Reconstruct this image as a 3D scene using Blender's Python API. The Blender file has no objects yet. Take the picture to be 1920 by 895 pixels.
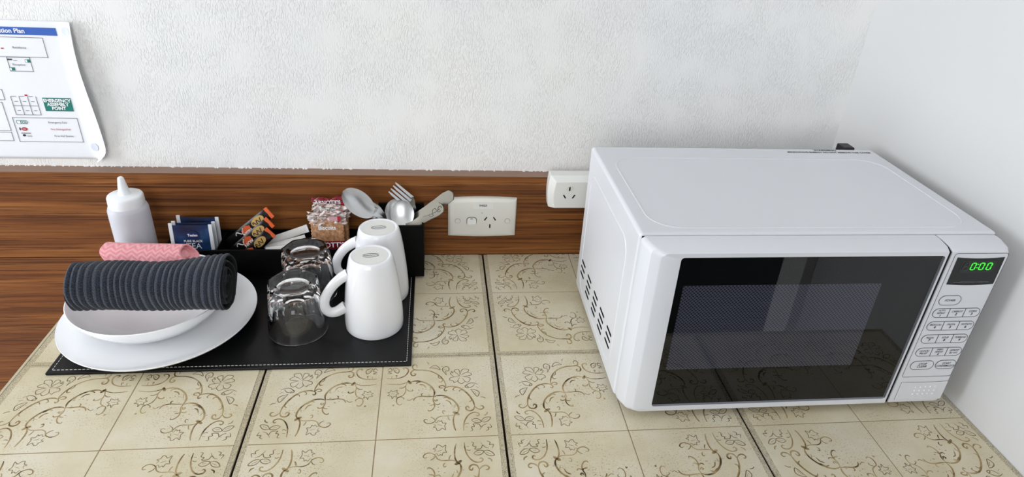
import bpy, math, random
from mathutils import Matrix, Vector, Euler

# ------------------------------------------------------------------ camera, light, exposure
scene = bpy.context.scene
col = scene.collection
cam_d = bpy.data.cameras.new('camera')
cam = bpy.data.objects.new('camera', cam_d)
col.objects.link(cam)
cam_d.sensor_width = 36.0
cam_d.lens = 36.0 * 1244.4443 / 1920.0
cam_d.clip_start = 0.01
cam.matrix_world = (Matrix.Translation((-0.08113, -0.72794, 0.59438)) @ Matrix.Rotation(-0.1306, 4, 'Z')
                    @ Matrix.Rotation(1.0624, 4, 'X') @ Matrix.Rotation(0.0595, 4, 'Z'))
scene.camera = cam

world = bpy.data.worlds.new('sky')
scene.world = world
world.use_nodes = True
world.node_tree.nodes['Background'].inputs[0].default_value = (0.75, 0.85, 1.0, 1)
world.node_tree.nodes['Background'].inputs[1].default_value = 1.0

scene.view_settings.view_transform = 'Standard'
scene.view_settings.look = 'None'
scene.view_settings.exposure = 0.0
scene.view_settings.gamma = 1.0
scene.view_settings.use_curve_mapping = False


def area_light(name, loc, direction, sx, sy, power, color):
    d = bpy.data.lights.new(name, 'AREA')
    d.shape = 'RECTANGLE'
    d.size, d.size_y = sx, sy
    d.energy = power
    d.color = color
    o = bpy.data.objects.new(name, d)
    col.objects.link(o)
    o.location = loc
    o.rotation_euler = Vector(direction).to_track_quat('-Z', 'X').to_euler()
    return o


# daylight through the wall_left window, plus added fill light in the wall_front opening
WIN_L = (-0.95, 0.25, -0.40, 1.20)      # y0, y1, z0, z1 in wall_left
ADDED_WIN_F = (-1.7, 0.2, 0.25, 1.5)          # x0, x1, z0, z1 of the added fill window in wall_front
XL, YF, ZF, ZC = -2.3, -2.6, -0.9, 1.6
area_light('window_daylight_left', (XL - 0.06, (WIN_L[0] + WIN_L[1]) / 2, (WIN_L[2] + WIN_L[3]) / 2), (1, 0, 0), 1.6, 1.2, 47, (0.93, 0.965, 1.0))
area_light('added_fill_front', ((ADDED_WIN_F[0] + ADDED_WIN_F[1]) / 2, YF - 0.06, (ADDED_WIN_F[2] + ADDED_WIN_F[3]) / 2), (0, 1, 0), 1.9, 1.25, 37, (1.0, 0.98, 0.95))


# ------------------------------------------------------------------ materials
def lin(c):
    r = []
    for v in c:
        v = v / 255.0
        r.append(v / 12.92 if v <= 0.04045 else ((v + 0.055) / 1.055) ** 2.4)
    return (*r, 1.0)


def mat(name, rgb, rough=0.5, metal=0.0, spec=0.5, coat=0.0, trans=0.0, ior=1.45, emit=None, estr=0.0):
    m = bpy.data.materials.new(name)
    m.use_nodes = True
    b = m.node_tree.nodes['Principled BSDF']
    b.inputs['Base Color'].default_value = lin(rgb)
    b.inputs['Roughness'].default_value = rough
    b.inputs['Metallic'].default_value = metal
    b.inputs['Specular IOR Level'].default_value = spec
    b.inputs['Coat Weight'].default_value = coat
    b.inputs['Transmission Weight'].default_value = trans
    b.inputs['IOR'].default_value = ior
    if emit:
        b.inputs['Emission Color'].default_value = lin(emit)
        b.inputs['Emission Strength'].default_value = estr
    return m


class NT:
    """tiny helper around a material's node tree"""
    def __init__(s, m):
        s.m = m
        s.t = m.node_tree
        s.b = s.t.nodes['Principled BSDF']

    def n(s, typ, **kw):
        nd = s.t.nodes.new(typ)
        for k, v in kw.items():
            if k.startswith('_'):
                setattr(nd, k[1:], v)
            else:
                nd.inputs[k.replace('__', ' ')].default_value = v
        return nd

    def l(s, a, b):
        s.t.links.new(a, b)

    def coords(s, scale=(1, 1, 1), rot=(0, 0, 0), kind='Object'):
        tc = s.n('ShaderNodeTexCoord')
        mp = s.n('ShaderNodeMapping')
        mp.inputs['Scale'].default_value = scale
        mp.inputs['Rotation'].default_value = rot
        s.l(tc.outputs[kind], mp.inputs['Vector'])
        return mp.outputs['Vector']

    def noise(s, vec, scale, detail=4, rough=0.5, dist=0.0):
        nd = s.n('ShaderNodeTexNoise', Scale=scale, Detail=detail, Roughness=rough, Distortion=dist)
        s.l(vec, nd.inputs['Vector'])
        return nd.outputs['Fac']

    def ramp(s, fac, stops):
        r = s.n('ShaderNodeValToRGB')
        e = r.color_ramp.elements
        while len(e) < len(stops):
            e.new(0.5)
        for k, (p, c) in enumerate(stops):
            e[k].position = p
            e[k].color = c if len(c) == 4 else lin(c)
        s.l(fac, r.inputs['Fac'])
        return r.outputs['Color']

    def mix(s, fac, a, b, mode='MIX'):
        nd = s.n('ShaderNodeMix', _data_type='RGBA', _blend_type=mode)
        for sock, v in ((0, fac), (6, a), (7, b)):
            if hasattr(v, 'node'):
                s.l(v, nd.inputs[sock])
            else:
                nd.inputs[sock].default_value = v
        return nd.outputs[2]

    def math(s, op, a, b=None):
        nd = s.n('ShaderNodeMath', _operation=op)
        for k, v in enumerate((a, b)):
            if v is None:
                continue
            if hasattr(v, 'node'):
                s.l(v, nd.inputs[k])
            else:
                nd.inputs[k].default_value = v
        return nd.outputs[0]

    def color(s, c):
        s.l(c, s.b.inputs['Base Color'])

    def bump(s, h, strength=0.3, dist=0.001):
        bn = s.n('ShaderNodeBump', Strength=strength, Distance=dist)
        s.l(h, bn.inputs['Height'])
        s.l(bn.outputs['Normal'], s.b.inputs['Normal'])


BW0, BW1 = (0, 0, 0, 1), (1, 1, 1, 1)
M = {}
M['white_gloss'] = mat('white_gloss_plastic', (212, 214, 219), 0.2)
M['white_enamel'] = mat('white_enamel', (214, 216, 221), 0.3)
M['white_plastic'] = mat('white_plastic', (228, 228, 224), 0.35)
M['switch_plastic'] = mat('switch_plastic', (222, 220, 212), 0.35)
M['ceramic'] = mat('white_ceramic', (235, 236, 239), 0.1, coat=0.3)
M['tableware'] = mat('white_tableware', (247, 248, 250), 0.1, coat=0.3)
M['ceramic_base'] = mat('matt_ceramic_base', (224, 223, 219), 0.6)
M['black_plastic'] = mat('black_plastic', (14, 14, 15), 0.45)
M['slot'] = mat('dark_slot', (6, 6, 6), 0.8, spec=0.1)
M['line'] = mat('grey_line', (95, 97, 102), 0.6)
M['ink'] = mat('black_ink', (32, 32, 36), 0.6)
M['groove'] = mat('seam_shadow_gap', (40, 40, 44), 0.8, spec=0.1)
M['glass'] = mat('clear_glass', (255, 255, 255), 0.0, trans=1.0, ior=1.5)
M['steel'] = mat('brushed_steel', (205, 205, 205), 0.27, metal=1.0)
M['steel_dull'] = mat('satin_steel', (128, 124, 114), 0.36, metal=1.0)
M['white_thread'] = mat('white_thread', (205, 203, 198), 0.8)
M['paper'] = mat('white_paper', (232, 234, 238), 0.6)
M['blue_ink'] = mat('blue_ink', (48, 92, 178), 0.6)
M['green_ink'] = mat('green_ink', (8, 116, 104), 0.6)
M['red_ink'] = mat('red_ink', (176, 32, 48), 0.6)
M['white_ink'] = mat('white_ink', (240, 242, 244), 0.6)
M['grey_ink'] = mat('grey_ink', (110, 112, 118), 0.6)
M['smudge'] = mat('pale_smudge', (205, 210, 222), 0.6)
M['display_black'] = mat('display_black', (9, 10, 10), 0.2)
M['display_off'] = mat('display_unlit_segment', (52, 54, 52), 0.4)
M['display_lit'] = mat('display_lit_segment', (60, 230, 60), 0.4, emit=(70, 255, 60), estr=0.55)
M['display_dim'] = mat('display_window', (24, 26, 26), 0.3)
M['navy'] = mat('navy_foil', (24, 48, 92), 0.35)
M['oval_navy'] = mat('dark_navy_print', (18, 34, 84), 0.4)
M['tab_white'] = mat('white_tab', (225, 228, 232), 0.45)
M['sugar'] = mat('sugar_paper', (222, 220, 216), 0.6)
M['foil_black'] = mat('black_foil', (14, 11, 10), 0.3)
M['orange'] = mat('orange_print', (214, 96, 50), 0.4)
M['tan'] = mat('tan_print', (196, 160, 96), 0.45)
M['wrap_red'] = mat('red_print', (128, 22, 38), 0.3)
M['wrap_pink'] = mat('pink_print', (206, 160, 166), 0.3)
M['edge_strip'] = mat('counter_edge_strip', (188, 178, 150), 0.5)
M['door_dark'] = mat('added_door_dark_green', (44, 50, 48), 0.5)
M['floor'] = mat('pale_vinyl', (214, 214, 218), 0.45)
M['carpet'] = mat('added_dark_carpet', (52, 56, 54), 0.95, spec=0.05)
M['ceiling'] = mat('ceiling_white', (236, 236, 234), 0.9)
M['frame_white'] = mat('window_white', (232, 232, 230), 0.5)

# plaster of the rear wall: trowelled, diagonal strokes
m = mat('rough_plaster', (226, 227, 228), 0.75, spec=0.3); M['plaster'] = m
t = NT(m)
v = t.coords((1.0, 1.0, 0.34), (0, math.radians(-32), 0))
n1 = t.noise(v, 470, 3, 0.6)
n2 = t.noise(t.coords(), 14, 3, 0.6)
n3 = t.noise(t.coords(), 5, 2, 0.5)
h1 = t.ramp(n1, [(0.36, BW0), (0.52, BW1)])
h = t.mix(t.ramp(n2, [(0.36, BW0), (0.58, BW1)]), (1, 1, 1, 1), h1)
t.bump(h, 0.6, 0.0015)
t.color(t.ramp(n3, [(0.3, (232, 233, 234)), (0.7, (238, 237, 234))]))

m = mat('smooth_paint', (212, 212, 212), 0.55, spec=0.3); M['paint'] = m
t = NT(m)
t.bump(t.noise(t.coords(), 60, 2), 0.04, 0.001)

# wood-grain laminate, grain along x
m = mat('wood_laminate', (130, 84, 48), 0.42, spec=0.25); M['wood'] = m
t = NT(m)
g1 = t.noise(t.coords((0.55, 1.0, 17.0)), 4.0, 5, 0.6, 0.5)
g2 = t.noise(t.coords((0.9, 1.0, 60.0)), 4.5, 6, 0.72, 0.4)
g3 = t.noise(t.coords((3.0, 1.0, 420.0)), 2.4, 3, 0.6)
c = t.ramp(g1, [(0.28, (86, 48, 22)), (0.45, (122, 73, 35)), (0.58, (143, 90, 45)), (0.74, (168, 113, 62))])
c2 = t.mix(t.ramp(g2, [(0.38, (0.92, 0.92, 0.92, 1)), (0.45, (0.35, 0.35, 0.35, 1)), (0.53, BW0)]), c, lin((64, 36, 20)))
c3 = t.mix(t.ramp(g3, [(0.42, (0.4, 0.4, 0.4, 1)), (0.55, BW0)]), c2, lin((86, 52, 30)))
t.color(c3)
t.bump(g2, 0.12, 0.0006)
M['wood_ledge'] = mat('top_sheen_brown_edge', (140, 112, 96), 0.5)  # greyer, paler than the panel: gloss from above put into the colour

# leatherette
m = mat('black_leatherette', (10, 10, 11), 0.36, spec=0.3); M['leather'] = m
t = NT(m)
t.bump(t.noise(t.coords(), 900, 2), 0.12, 0.0004)
m = mat('black_leatherette_board', (7, 7, 8), 0.5, spec=0.15); M['leather_matt'] = m
t = NT(m)
t.bump(t.noise(t.coords(), 900, 2), 0.1, 0.0004)

# printed, worn vinyl tile
def tile_mat(name, stipple):
    m = mat(name, (196, 188, 168), 0.5, spec=0.35)
    t = NT(m)
    v = t.coords(kind='Object')
    big = t.noise(v, 9, 5, 0.6)
    c = t.ramp(big, [(0.3, (196, 184, 152)), (0.5, (210, 200, 173)), (0.7, (217, 210, 192))])
    sp = t.noise(v, 520, 2, 0.5)
    area = t.noise(v, 12, 3, 0.6)
    spk = t.math('MULTIPLY', t.ramp(sp, [(0.58, BW0), (0.66, BW1)]), t.ramp(area, [(0.40, BW0), (0.62, BW1)]))
    c = t.mix(t.math('MULTIPLY', spk, 0.55), c, lin((128, 112, 84)))
    if stipple:
        vo = t.n('ShaderNodeTexVoronoi', Scale=620.0, _feature='DISTANCE_TO_EDGE')
        t.l(v, vo.inputs['Vector'])
        e = t.ramp(vo.outputs['Distance'], [(0.06, BW1), (0.2, BW0)])
        c = t.mix(t.math('MULTIPLY', e, 0.62), c, lin((104, 88, 62)))
    t.color(c)
    t.bump(t.noise(v, 260, 3), 0.1, 0.0005)
    return m
M['tile'] = tile_mat('worn_vinyl_tile', False)
M['tile_border'] = tile_mat('stippled_tile_border', True)
m = mat('tile_scroll_print', (156, 138, 104), 0.6, spec=0.25); M['scroll'] = m
t = NT(m)
n = t.noise(t.coords(kind='Object'), 45, 3, 0.6)
t.color(t.ramp(n, [(0.36, (72, 56, 34)), (0.44, (138, 116, 78)), (0.58, (172, 152, 112))]))
M['seam'] = mat('dark_seam_filler', (30, 22, 16), 0.8, spec=0.1)
M['groove_tan'] = mat('tan_groove', (150, 130, 96), 0.7)
M['scroll_fine'] = mat('tile_fine_print', (112, 94, 66), 0.6, spec=0.25)

# dark ribbed towel: uv = (axial position in metres, turn around the roll in metres)
m = mat('charcoal_towel', (46, 50, 58), 0.95, spec=0.1); M['towel'] = m
t = NT(m)
uv = t.n('ShaderNodeUVMap').outputs['UV']
bk = t.n('ShaderNodeTexBrick', Scale=1.0, Mortar__Size=0.0005, Mortar__Smooth=0.5, Brick__Width=0.0052, Row__Height=0.0021)
t.l(uv, bk.inputs['Vector'])
nz = t.noise(t.coords(), 700, 3, 0.6)
hh = t.math('SUBTRACT', t.math('MULTIPLY', nz, 0.9), bk.outputs['Fac'])
t.bump(hh, 0.8, 0.0012)
t.color(t.mix(t.math('MULTIPLY', bk.outputs['Fac'], 0.6), t.ramp(nz, [(0.3, (32, 38, 50)), (0.7, (66, 74, 90))]), lin((16, 18, 24))))
b = t.b
b.inputs['Sheen Weight'].default_value = 0.25
M['towel_inner'] = mat('charcoal_towel_plain_side', (50, 53, 54), 0.95, spec=0.1)
t = NT(M['towel_inner'])
t.bump(t.noise(t.coords(), 900, 3), 0.5, 0.0008)

# pink cleaning cloth with embossed zigzag
m = mat('pink_cloth', (232, 148, 156), 0.9, spec=0.1); M['pink'] = m
t = NT(m)
tc = t.n('ShaderNodeUVMap').outputs['UV']
sx = t.n('ShaderNodeSeparateXYZ')
t.l(tc, sx.inputs[0])
zig = t.math('PINGPONG', sx.outputs[0], 0.007)
arg = t.math('MULTIPLY', t.math('ADD', sx.outputs[1], zig), 700.0)
sn = t.math('SINE', arg)
t.bump(sn, 0.25, 0.0008)
t.color(t.ramp(t.math('ADD', t.math('MULTIPLY', sn, 0.25), 0.5), [(0.2, (230, 146, 154)), (0.8, (243, 182, 186))]))

# translucent squeeze bottle
m = mat('frosted_plastic', (226, 228, 236), 0.4, trans=0.35, ior=1.3); M['bottle'] = m
M['bottle_cap'] = mat('soft_white_plastic', (236, 239, 242), 0.4)

# microwave window
m = bpy.data.materials.new('tinted_pane'); M['pane'] = m
m.use_nodes = True
nt = m.node_tree
nt.nodes.clear()
out = nt.nodes.new('ShaderNodeOutputMaterial')
mx = nt.nodes.new('ShaderNodeMixShader')
tr = nt.nodes.new('ShaderNodeBsdfTransparent'); tr.inputs[0].default_value = (0.80, 0.81, 0.84, 1)
gl = nt.nodes.new('ShaderNodeBsdfGlossy'); gl.inputs['Roughness'].default_value = 0.015
fr = nt.nodes.new('ShaderNodeFresnel'); fr.inputs['IOR'].default_value = 1.55
ge = nt.nodes.new('ShaderNodeNewGeometry'); sub_ = nt.nodes.new('ShaderNodeMath'); sub_.operation = 'SUBTRACT'; sub_.inputs[0].default_value = 1.0
mul_ = nt.nodes.new('ShaderNodeMath'); mul_.operation = 'MULTIPLY'
nt.links.new(ge.outputs['Backfacing'], sub_.inputs[1]); nt.links.new(sub_.outputs[0], mul_.inputs[0]); nt.links.new(fr.outputs[0], mul_.inputs[1])
nt.links.new(mul_.outputs[0], mx.inputs[0]); nt.links.new(tr.outputs[0], mx.inputs[1]); nt.links.new(gl.outputs[0], mx.inputs[2])
nt.links.new(mx.outputs[0], out.inputs['Surface'])
# perforated screen
m = mat('perforated_screen', (150, 150, 160), 0.5); M['screen'] = m
t = NT(m)
v = t.coords((1, 1, 1), (0, math.radians(45), 0))
sp = t.n('ShaderNodeSeparateXYZ'); t.l(v, sp.inputs[0])
K = 2 * math.pi / 0.0031
wx = t.math('COSINE', t.math('MULTIPLY', sp.outputs[0], K))
wz = t.math('COSINE', t.math('MULTIPLY', sp.outputs[2], K))
s = t.math('ADD', wx, wz)
t.color(t.ramp(t.math('MULTIPLY', t.math('ADD', s, 2.0), 0.25), [(0.55, (100, 100, 114)), (0.62, (4, 4, 5))]))
M['pane_back'] = mat('pane_backing', (7, 8, 8), 0.6, spec=0.1)

# tea bag foil
m = mat('tea_foil', (24, 50, 96), 0.32); M['tea'] = m
t = NT(m)
n = t.noise(t.coords(), 22, 3, 0.5)
t.color(t.ramp(n, [(0.3, (20, 22, 42)), (0.5, (24, 44, 84)), (0.7, (46, 92, 146))]))
t.bump(n, 0.2, 0.002)
# biscuit
m = mat('biscuit', (190, 142, 98), 0.6); M['biscuit'] = m
t = NT(m)
n = t.noise(t.coords(), 190, 5, 0.65)
t.color(t.ramp(n, [(0.3, (128, 84, 52)), (0.5, (182, 132, 92)), (0.68, (216, 172, 130))]))
t.bump(n, 0.6, 0.0012)
b = t.b
b.inputs['Coat Weight'].default_value = 0.6
b.inputs['Coat Roughness'].default_value = 0.15
# crinkled clear wrapper with print
m = mat('crinkled_wrapper', (180, 160, 150), 0.18, spec=0.8); M['wrapper'] = m
t = NT(m)
n = t.noise(t.coords((1, 1, 2.2)), 120, 4, 0.6, 0.6)
t.color(t.ramp(n, [(0.34, (84, 62, 52)), (0.44, (150, 118, 104)), (0.52, (214, 196, 192)), (0.64, (236, 232, 230))]))
t.bump(n, 1.0, 0.003)


# ------------------------------------------------------------------ mesh helpers
class MB:
    def __init__(s):
        s.v, s.f, s.mi, s.uv = [], [], [], {}

    def add(s, vs, fs, mi=0):
        o = len(s.v)
        s.v += [tuple(p) for p in vs]
        s.f += [tuple(i + o for i in f) for f in fs]
        s.mi += [mi] * len(fs)
        return o

    def box(s, x0, x1, y0, y1, z0, z1, mi=0):
        s.add([(x0, y0, z0), (x1, y0, z0), (x1, y1, z0), (x0, y1, z0), (x0, y0, z1), (x1, y0, z1), (x1, y1, z1), (x0, y1, z1)],
              [(0, 3, 2, 1), (4, 5, 6, 7), (0, 1, 5, 4), (1, 2, 6, 5), (2, 3, 7, 6), (3, 0, 4, 7)], mi)
        return s

    def loft(s, rings, closed=True, cap0=False, cap1=False, mi=0):
        n = len(rings[0])
        vs = [p for r in rings for p in r]
        fs = []
        for i in range(len(rings) - 1):
            for j in range(n if closed else n - 1):
                k = (j + 1) % n
                fs.append((i * n + j, i * n + k, (i + 1) * n + k, (i + 1) * n + j))
        if cap0:
            fs.append(tuple(reversed(range(n))))
        if cap1:
            fs.append(tuple(range((len(rings) - 1) * n, len(rings) * n)))
        s.add(vs, fs, mi)
        return s

    def tube(s, pts, r, seg=8, closed=False, flat=1.0, up=(0, 0, 1), mi=0):
        P = [Vector(p) for p in pts]
        rings = []
        n = len(P)
        for i in range(n):
            a = P[(i - 1) % n] if (closed or i) else P[i]
            b_ = P[(i + 1) % n] if (closed or i < n - 1) else P[i]
            t = (b_ - a).normalized()
            u = Vector(up)
            sd = t.cross(u)
            if sd.length < 1e-5:
                sd = t.cross(Vector((1, 0, 0)))
            sd.normalize()
            w = sd.cross(t).normalized()
            rr = r[i] if isinstance(r, (list, tuple)) else r
            rings.append([P[i] + sd * (rr * math.cos(q)) + w * (rr * flat * math.sin(q)) for q in [2 * math.pi * k / seg for k in range(seg)]])
        if closed:
            rings.append(rings[0])
        return s.loft(rings, True, not closed, not closed, mi)

    def lathe(s, prof, seg=48, c=(0, 0), mi=0):
        rings = [[(c[0] + r * math.cos(2 * math.pi * k / seg), c[1] + r * math.sin(2 * math.pi * k / seg), z) for k in range(seg)] for r, z in prof]
        return s.loft(rings, True, prof[0][0] > 1e-5, prof[-1][0] > 1e-5, mi)

    def poly(s, pts, mi=0):
        s.add(pts, [tuple(range(len(pts)))], mi)
        return s

    def prism(s, outline, axis, a, b, mi=0):
        """outline of 2-tuples extruded along axis ('y': (x,z) outline, 'z': (x,y), 'x': (y,z))"""
        def p3(q, h):
            return {'y': (q[0], h, q[1]), 'z': (q[0], q[1], h), 'x': (h, q[0], q[1])}[axis]
        return s.loft([[p3(q, a) for q in outline], [p3(q, b) for q in outline]], True, True, True, mi)

    def build(s, name, mats, parent=None, smooth=False, bevel=0.0, bseg=2, angle=35, sub=0):
        me = bpy.data.meshes.new(name)
        me.from_pydata(s.v, [], s.f)
        for mm in (mats if isinstance(mats, (list, tuple)) else [mats]):
            me.materials.append(mm)
        me.polygons.foreach_set('material_index', s.mi)
        me.validate()
        import bmesh
        bm = bmesh.new(); bm.from_mesh(me)
        bmesh.ops.recalc_face_normals(bm, faces=bm.faces)
        bm.to_mesh(me); bm.free()
        if smooth:
            me.polygons.foreach_set('use_smooth', [True] * len(me.polygons))
        o = bpy.data.objects.new(name, me)
        col.objects.link(o)
        if parent:
            o.parent = parent
        if bevel:
            md = o.modifiers.new('bevel', 'BEVEL')
            md.width = bevel; md.segments = bseg; md.limit_method = 'ANGLE'; md.angle_limit = math.radians(angle)
            me.polygons.foreach_set('use_smooth', [True] * len(me.polygons))
            md.harden_normals = True
        if sub:
            md = o.modifiers.new('sub', 'SUBSURF'); md.levels = sub; md.render_levels = sub
        if smooth and not bevel and not sub:
            try:
                me.set_sharp_from_angle(angle=math.radians(angle))
            except Exception:
                pass
        return o


def empty(name, loc=(0, 0, 0), rot=(0, 0, 0)):
    o = bpy.data.objects.new(name, None)
    col.objects.link(o)
    o.empty_display_size = 0.02
    o.location = loc
    o.rotation_euler = rot
    return o


def tag(o, label=None, cat=None, group=None, kind=None):
    for k, v_ in (('label', label), ('category', cat), ('group', group), ('kind', kind)):
        if v_:
            o[k] = v_
    return o


def copy_tree(o, parent=None):
    c_ = o.copy()
    col.objects.link(c_)
    c_.parent = parent
    for ch in list(o.children):
        copy_tree(ch, c_)
    return c_


def text(name, s, size, origin, xdir, ydir, m, parent=None, align='CENTER', bold=0.0, ext=0.0, shear=0.0, sx=1.0):
    """flat lettering as a mesh; origin = centre (or left/right end) of the line, vertically centred"""
    cu = bpy.data.curves.new(name, 'FONT')
    cu.body = s; cu.size = size; cu.align_x = align; cu.align_y = 'CENTER'; cu.offset = bold; cu.extrude = ext; cu.shear = shear
    cu.resolution_u = 3
    tmp = bpy.data.objects.new(name + '_tmp', cu)
    me = bpy.data.meshes.new_from_object(tmp)
    bpy.data.objects.remove(tmp); bpy.data.curves.remove(cu)
    X, Y = Vector(xdir).normalized() * sx, Vector(ydir).normalized()
    Zv = X.cross(Y).normalized()
    mx_ = Matrix(((X.x, Y.x, Zv.x, origin[0]), (X.y, Y.y, Zv.y, origin[1]), (X.z, Y.z, Zv.z, origin[2]), (0, 0, 0, 1)))
    me.transform(mx_)
    me.materials.clear(); me.materials.append(m)
    o = bpy.data.objects.new(name, me)
    col.objects.link(o)
    if parent:
        o.parent = parent
    o['kind'] = 'stuff'
    return o


def stadium(x0, x1, z0, z1, n=8, r=None, rl=None, rr=None):
    r0 = r or (z1 - z0) / 2
    rl, rr = rl or r0, rr or r0
    pts = []
    for cx, cz, a0, r in ((x1 - rr, z0 + rr, -90, rr), (x1 - rr, z1 - rr, 0, rr), (x0 + rl, z1 - rl, 90, rl), (x0 + rl, z0 + rl, 180, rl)):
        for k in range(n + 1):
            a = math.radians(a0 + 90 * k / n)
            pts.append((cx + r * math.cos(a), cz + r * math.sin(a)))
    return pts


def outline_ring(mb, pts, w, y0, y1):
    """thin raised closed line of width w in the xz plane from y0 to y1"""
    n = len(pts)
    inn, outt = [], []
    for i in range(n):
        p, q, r_ = Vector(pts[i - 1]), Vector(pts[i]), Vector(pts[(i + 1) % n])
        d = (r_ - p)
        if d.length < 1e-9:
            d = Vector((1, 0))
        d.normalize()
        nn = Vector((d.y, -d.x))
        inn.append(q - nn * w / 2); outt.append(q + nn * w / 2)
    rings = [[(p[0], y0, p[1]) for p in inn], [(p[0], y1, p[1]) for p in inn], [(p[0], y1, p[1]) for p in outt], [(p[0], y0, p[1]) for p in outt]]
    rings.append(rings[0])
    mb.loft(rings)


def smoothline(pts, n=6):
    P = [Vector(p) for p in pts]
    if len(P) < 3:
        return P
    res = []
    for i in range(len(P) - 1):
        p0 = P[i - 1] if i else P[i] * 2 - P[i + 1]
        p1, p2 = P[i], P[i + 1]
        p3 = P[i + 2] if i + 2 < len(P) else P[i + 1] * 2 - P[i]
        for k in range(n):
            t_ = k / n
            res.append(0.5 * ((2 * p1) + (p2 - p0) * t_ + (2 * p0 - 5 * p1 + 4 * p2 - p3) * t_ * t_ + (3 * p1 - p0 - 3 * p2 + p3) * t_ ** 3))
    res.append(P[-1])
    return res


def interp(tab, s):
    if s <= tab[0][0]:
        return tab[0][1]
    for (a, va), (b_, vb) in zip(tab, tab[1:]):
        if s <= b_:
            t_ = (s - a) / (b_ - a)
            t_ = t_ * t_ * (3 - 2 * t_)
            return va + (vb - va) * t_
    return tab[-1][1]


rnd = random.Random(7)

# ------------------------------------------------------------------ the room
XR, YP, YB = 0.6065, 0.2732, 0.2955       # right wall, face of the wood panelling, face of the plaster
f_ = MB().box(XL - 0.1, XR + 0.1, YF - 0.1, YB + 0.1, ZF - 0.1, ZF).build('floor', M['floor']); tag(f_, 'pale grey vinyl floor of the room', kind='structure')
f_ = MB().box(XL, XR, YF, -1.25, ZF, ZF + .008).build('floor', M['carpet']); tag(f_, 'dark carpet added over the far floor to darken the microwave reflection', kind='structure')  # unseen dark cover, added for what the oven door reflects
f_ = MB().box(XL - 0.1, XR + 0.1, YF - 0.1, YB + 0.1, ZC, ZC + 0.1).build('ceiling', M['ceiling']); tag(f_, 'plain white ceiling of the room', kind='structure')
wall_back = MB().box(XL - 0.1, XR + 0.1, YB, YB + 0.1, ZF, ZC).build('wall_back', M['plaster'])
tag(wall_back, 'white rough plastered wall behind the counter', kind='structure')
wall_right = MB().box(XR, XR + 0.1, YF, YB, ZF, ZC).build('wall_right', M['paint'])
tag(wall_right, 'smooth white painted wall beside the microwave', kind='structure')


def holed_wall(name, axis, pos0, pos1, u0, u1, w, label):
    mb = MB()
    for (a, b_, c_, d) in ((u0, w[0], ZF, ZC), (w[1], u1, ZF, ZC), (w[0], w[1], ZF, w[2]), (w[0], w[1], w[3], ZC)):
        if axis == 'x':
            mb.box(pos0, pos1, a, b_, c_, d)
        else:
            mb.box(a, b_, pos0, pos1, c_, d)
    o = mb.build(name, M['paint'])
    tag(o, label, kind='structure')
    return o


holed_wall('wall_left', 'x', XL - 0.1, XL, YF, YB, WIN_L, 'white painted wall with a window on the left of the room')
holed_wall('wall_front', 'y', YF - 0.1, YF, XL, XR, ADDED_WIN_F, 'white painted wall behind the viewer with an added window opening for fill')
mb = MB()
y0, y1, z0, z1 = WIN_L
for b_ in ((y0, y1, z0, z0 + .05), (y0, y1, z1 - .05, z1), (y0, y0 + .05, z0 + .05, z1 - .05), (y1 - .05, y1, z0 + .05, z1 - .05)):
    mb.box(XL - 0.05, XL + 0.01, *b_)
tag(mb.build('window_1', M['frame_white']), 'white window frame in the left wall', kind='structure')
mb = MB()
x0, x1, z0, z1 = ADDED_WIN_F
for b_ in ((x0, x1, z0, z0 + .05), (x0, x1, z1 - .05, z1), (x0, x0 + .05, z0 + .05, z1 - .05), (x1 - .05, x1, z0 + .05, z1 - .05)):
    mb.box(b_[0], b_[1], YF - 0.05, YF + 0.01, b_[2], b_[3])
tag(mb.build('added_window_2', M['frame_white']), 'added white window frame around the fill light behind the viewer', kind='structure')  # frame of the added opening that holds the fill light

dr = empty('added_dark_door', (XR, -1.0, ZF)); tag(dr, 'dark closed door added on the right wall to darken the microwave reflection', kind='structure')  # unseen door, added so the oven pane mirrors something dark
MB().box(-.012, -.0005, -.42, .42, .008, 2.0).build('door_leaf', M['door_dark'], dr)
for yy in (-.49, .42):
    MB().box(-.02, -.0005, yy, yy + .07, .008, 2.07).build('door_frame', M['frame_white'], dr)
MB().box(-.02, -.0005, -.42, .42, 2.0, 2.07).build('door_frame', M['frame_white'], dr)

# wood panelling: a backsplash board above counter height, a lower board that shows left of the counter
def ptop(x):
    return 0.1505 - 0.0045 * (x + 0.35)
mb = MB()
xa, xb = XL, XR
mb.add([(xa, YP, 0.0008), (xb, YP, 0.0008), (xb, YB, 0.0008), (xa, YB, 0.0008), (xa, YP, ptop(xa)), (xb, YP, ptop(xb)), (xb, YB, ptop(xb)), (xa, YB, ptop(xa))],
       [(0, 3, 2, 1), (4, 5, 6, 7), (0, 1, 5, 4), (1, 2, 6, 5), (2, 3, 7, 6), (3, 0, 4, 7)])
bs = mb.build('wood_panel', M['wood'], wall_back)
bs['label'] = 'brown wood-grain backsplash panel'
mb = MB(); mb.box(xa, xb, YP, YB, ZF, -0.0012)
o = mb.build('wood_panel', M['wood'], wall_back); o['label'] = 'brown wood-grain panel below counter height'
mb = MB()
mb.add([(xa, YP - .0006, ptop(xa)), (xb, YP - .0006, ptop(xb)), (xb, YB, ptop(xb)), (xa, YB, ptop(xa)), (xa, YP - .0006, ptop(xa) + .0012), (xb, YP - .0006, ptop(xb) + .0012), (xb, YB, ptop(xb) + .0012), (xa, YB, ptop(xa) + .0012)],
       [(0, 3, 2, 1), (4, 5, 6, 7), (0, 1, 5, 4), (1, 2, 6, 5), (2, 3, 7, 6), (3, 0, 4, 7)])
o = mb.build('ledge_strip', M['wood_ledge'], wall_back); o['label'] = 'brown top edge of the panelling with overhead gloss in its colour'
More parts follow.
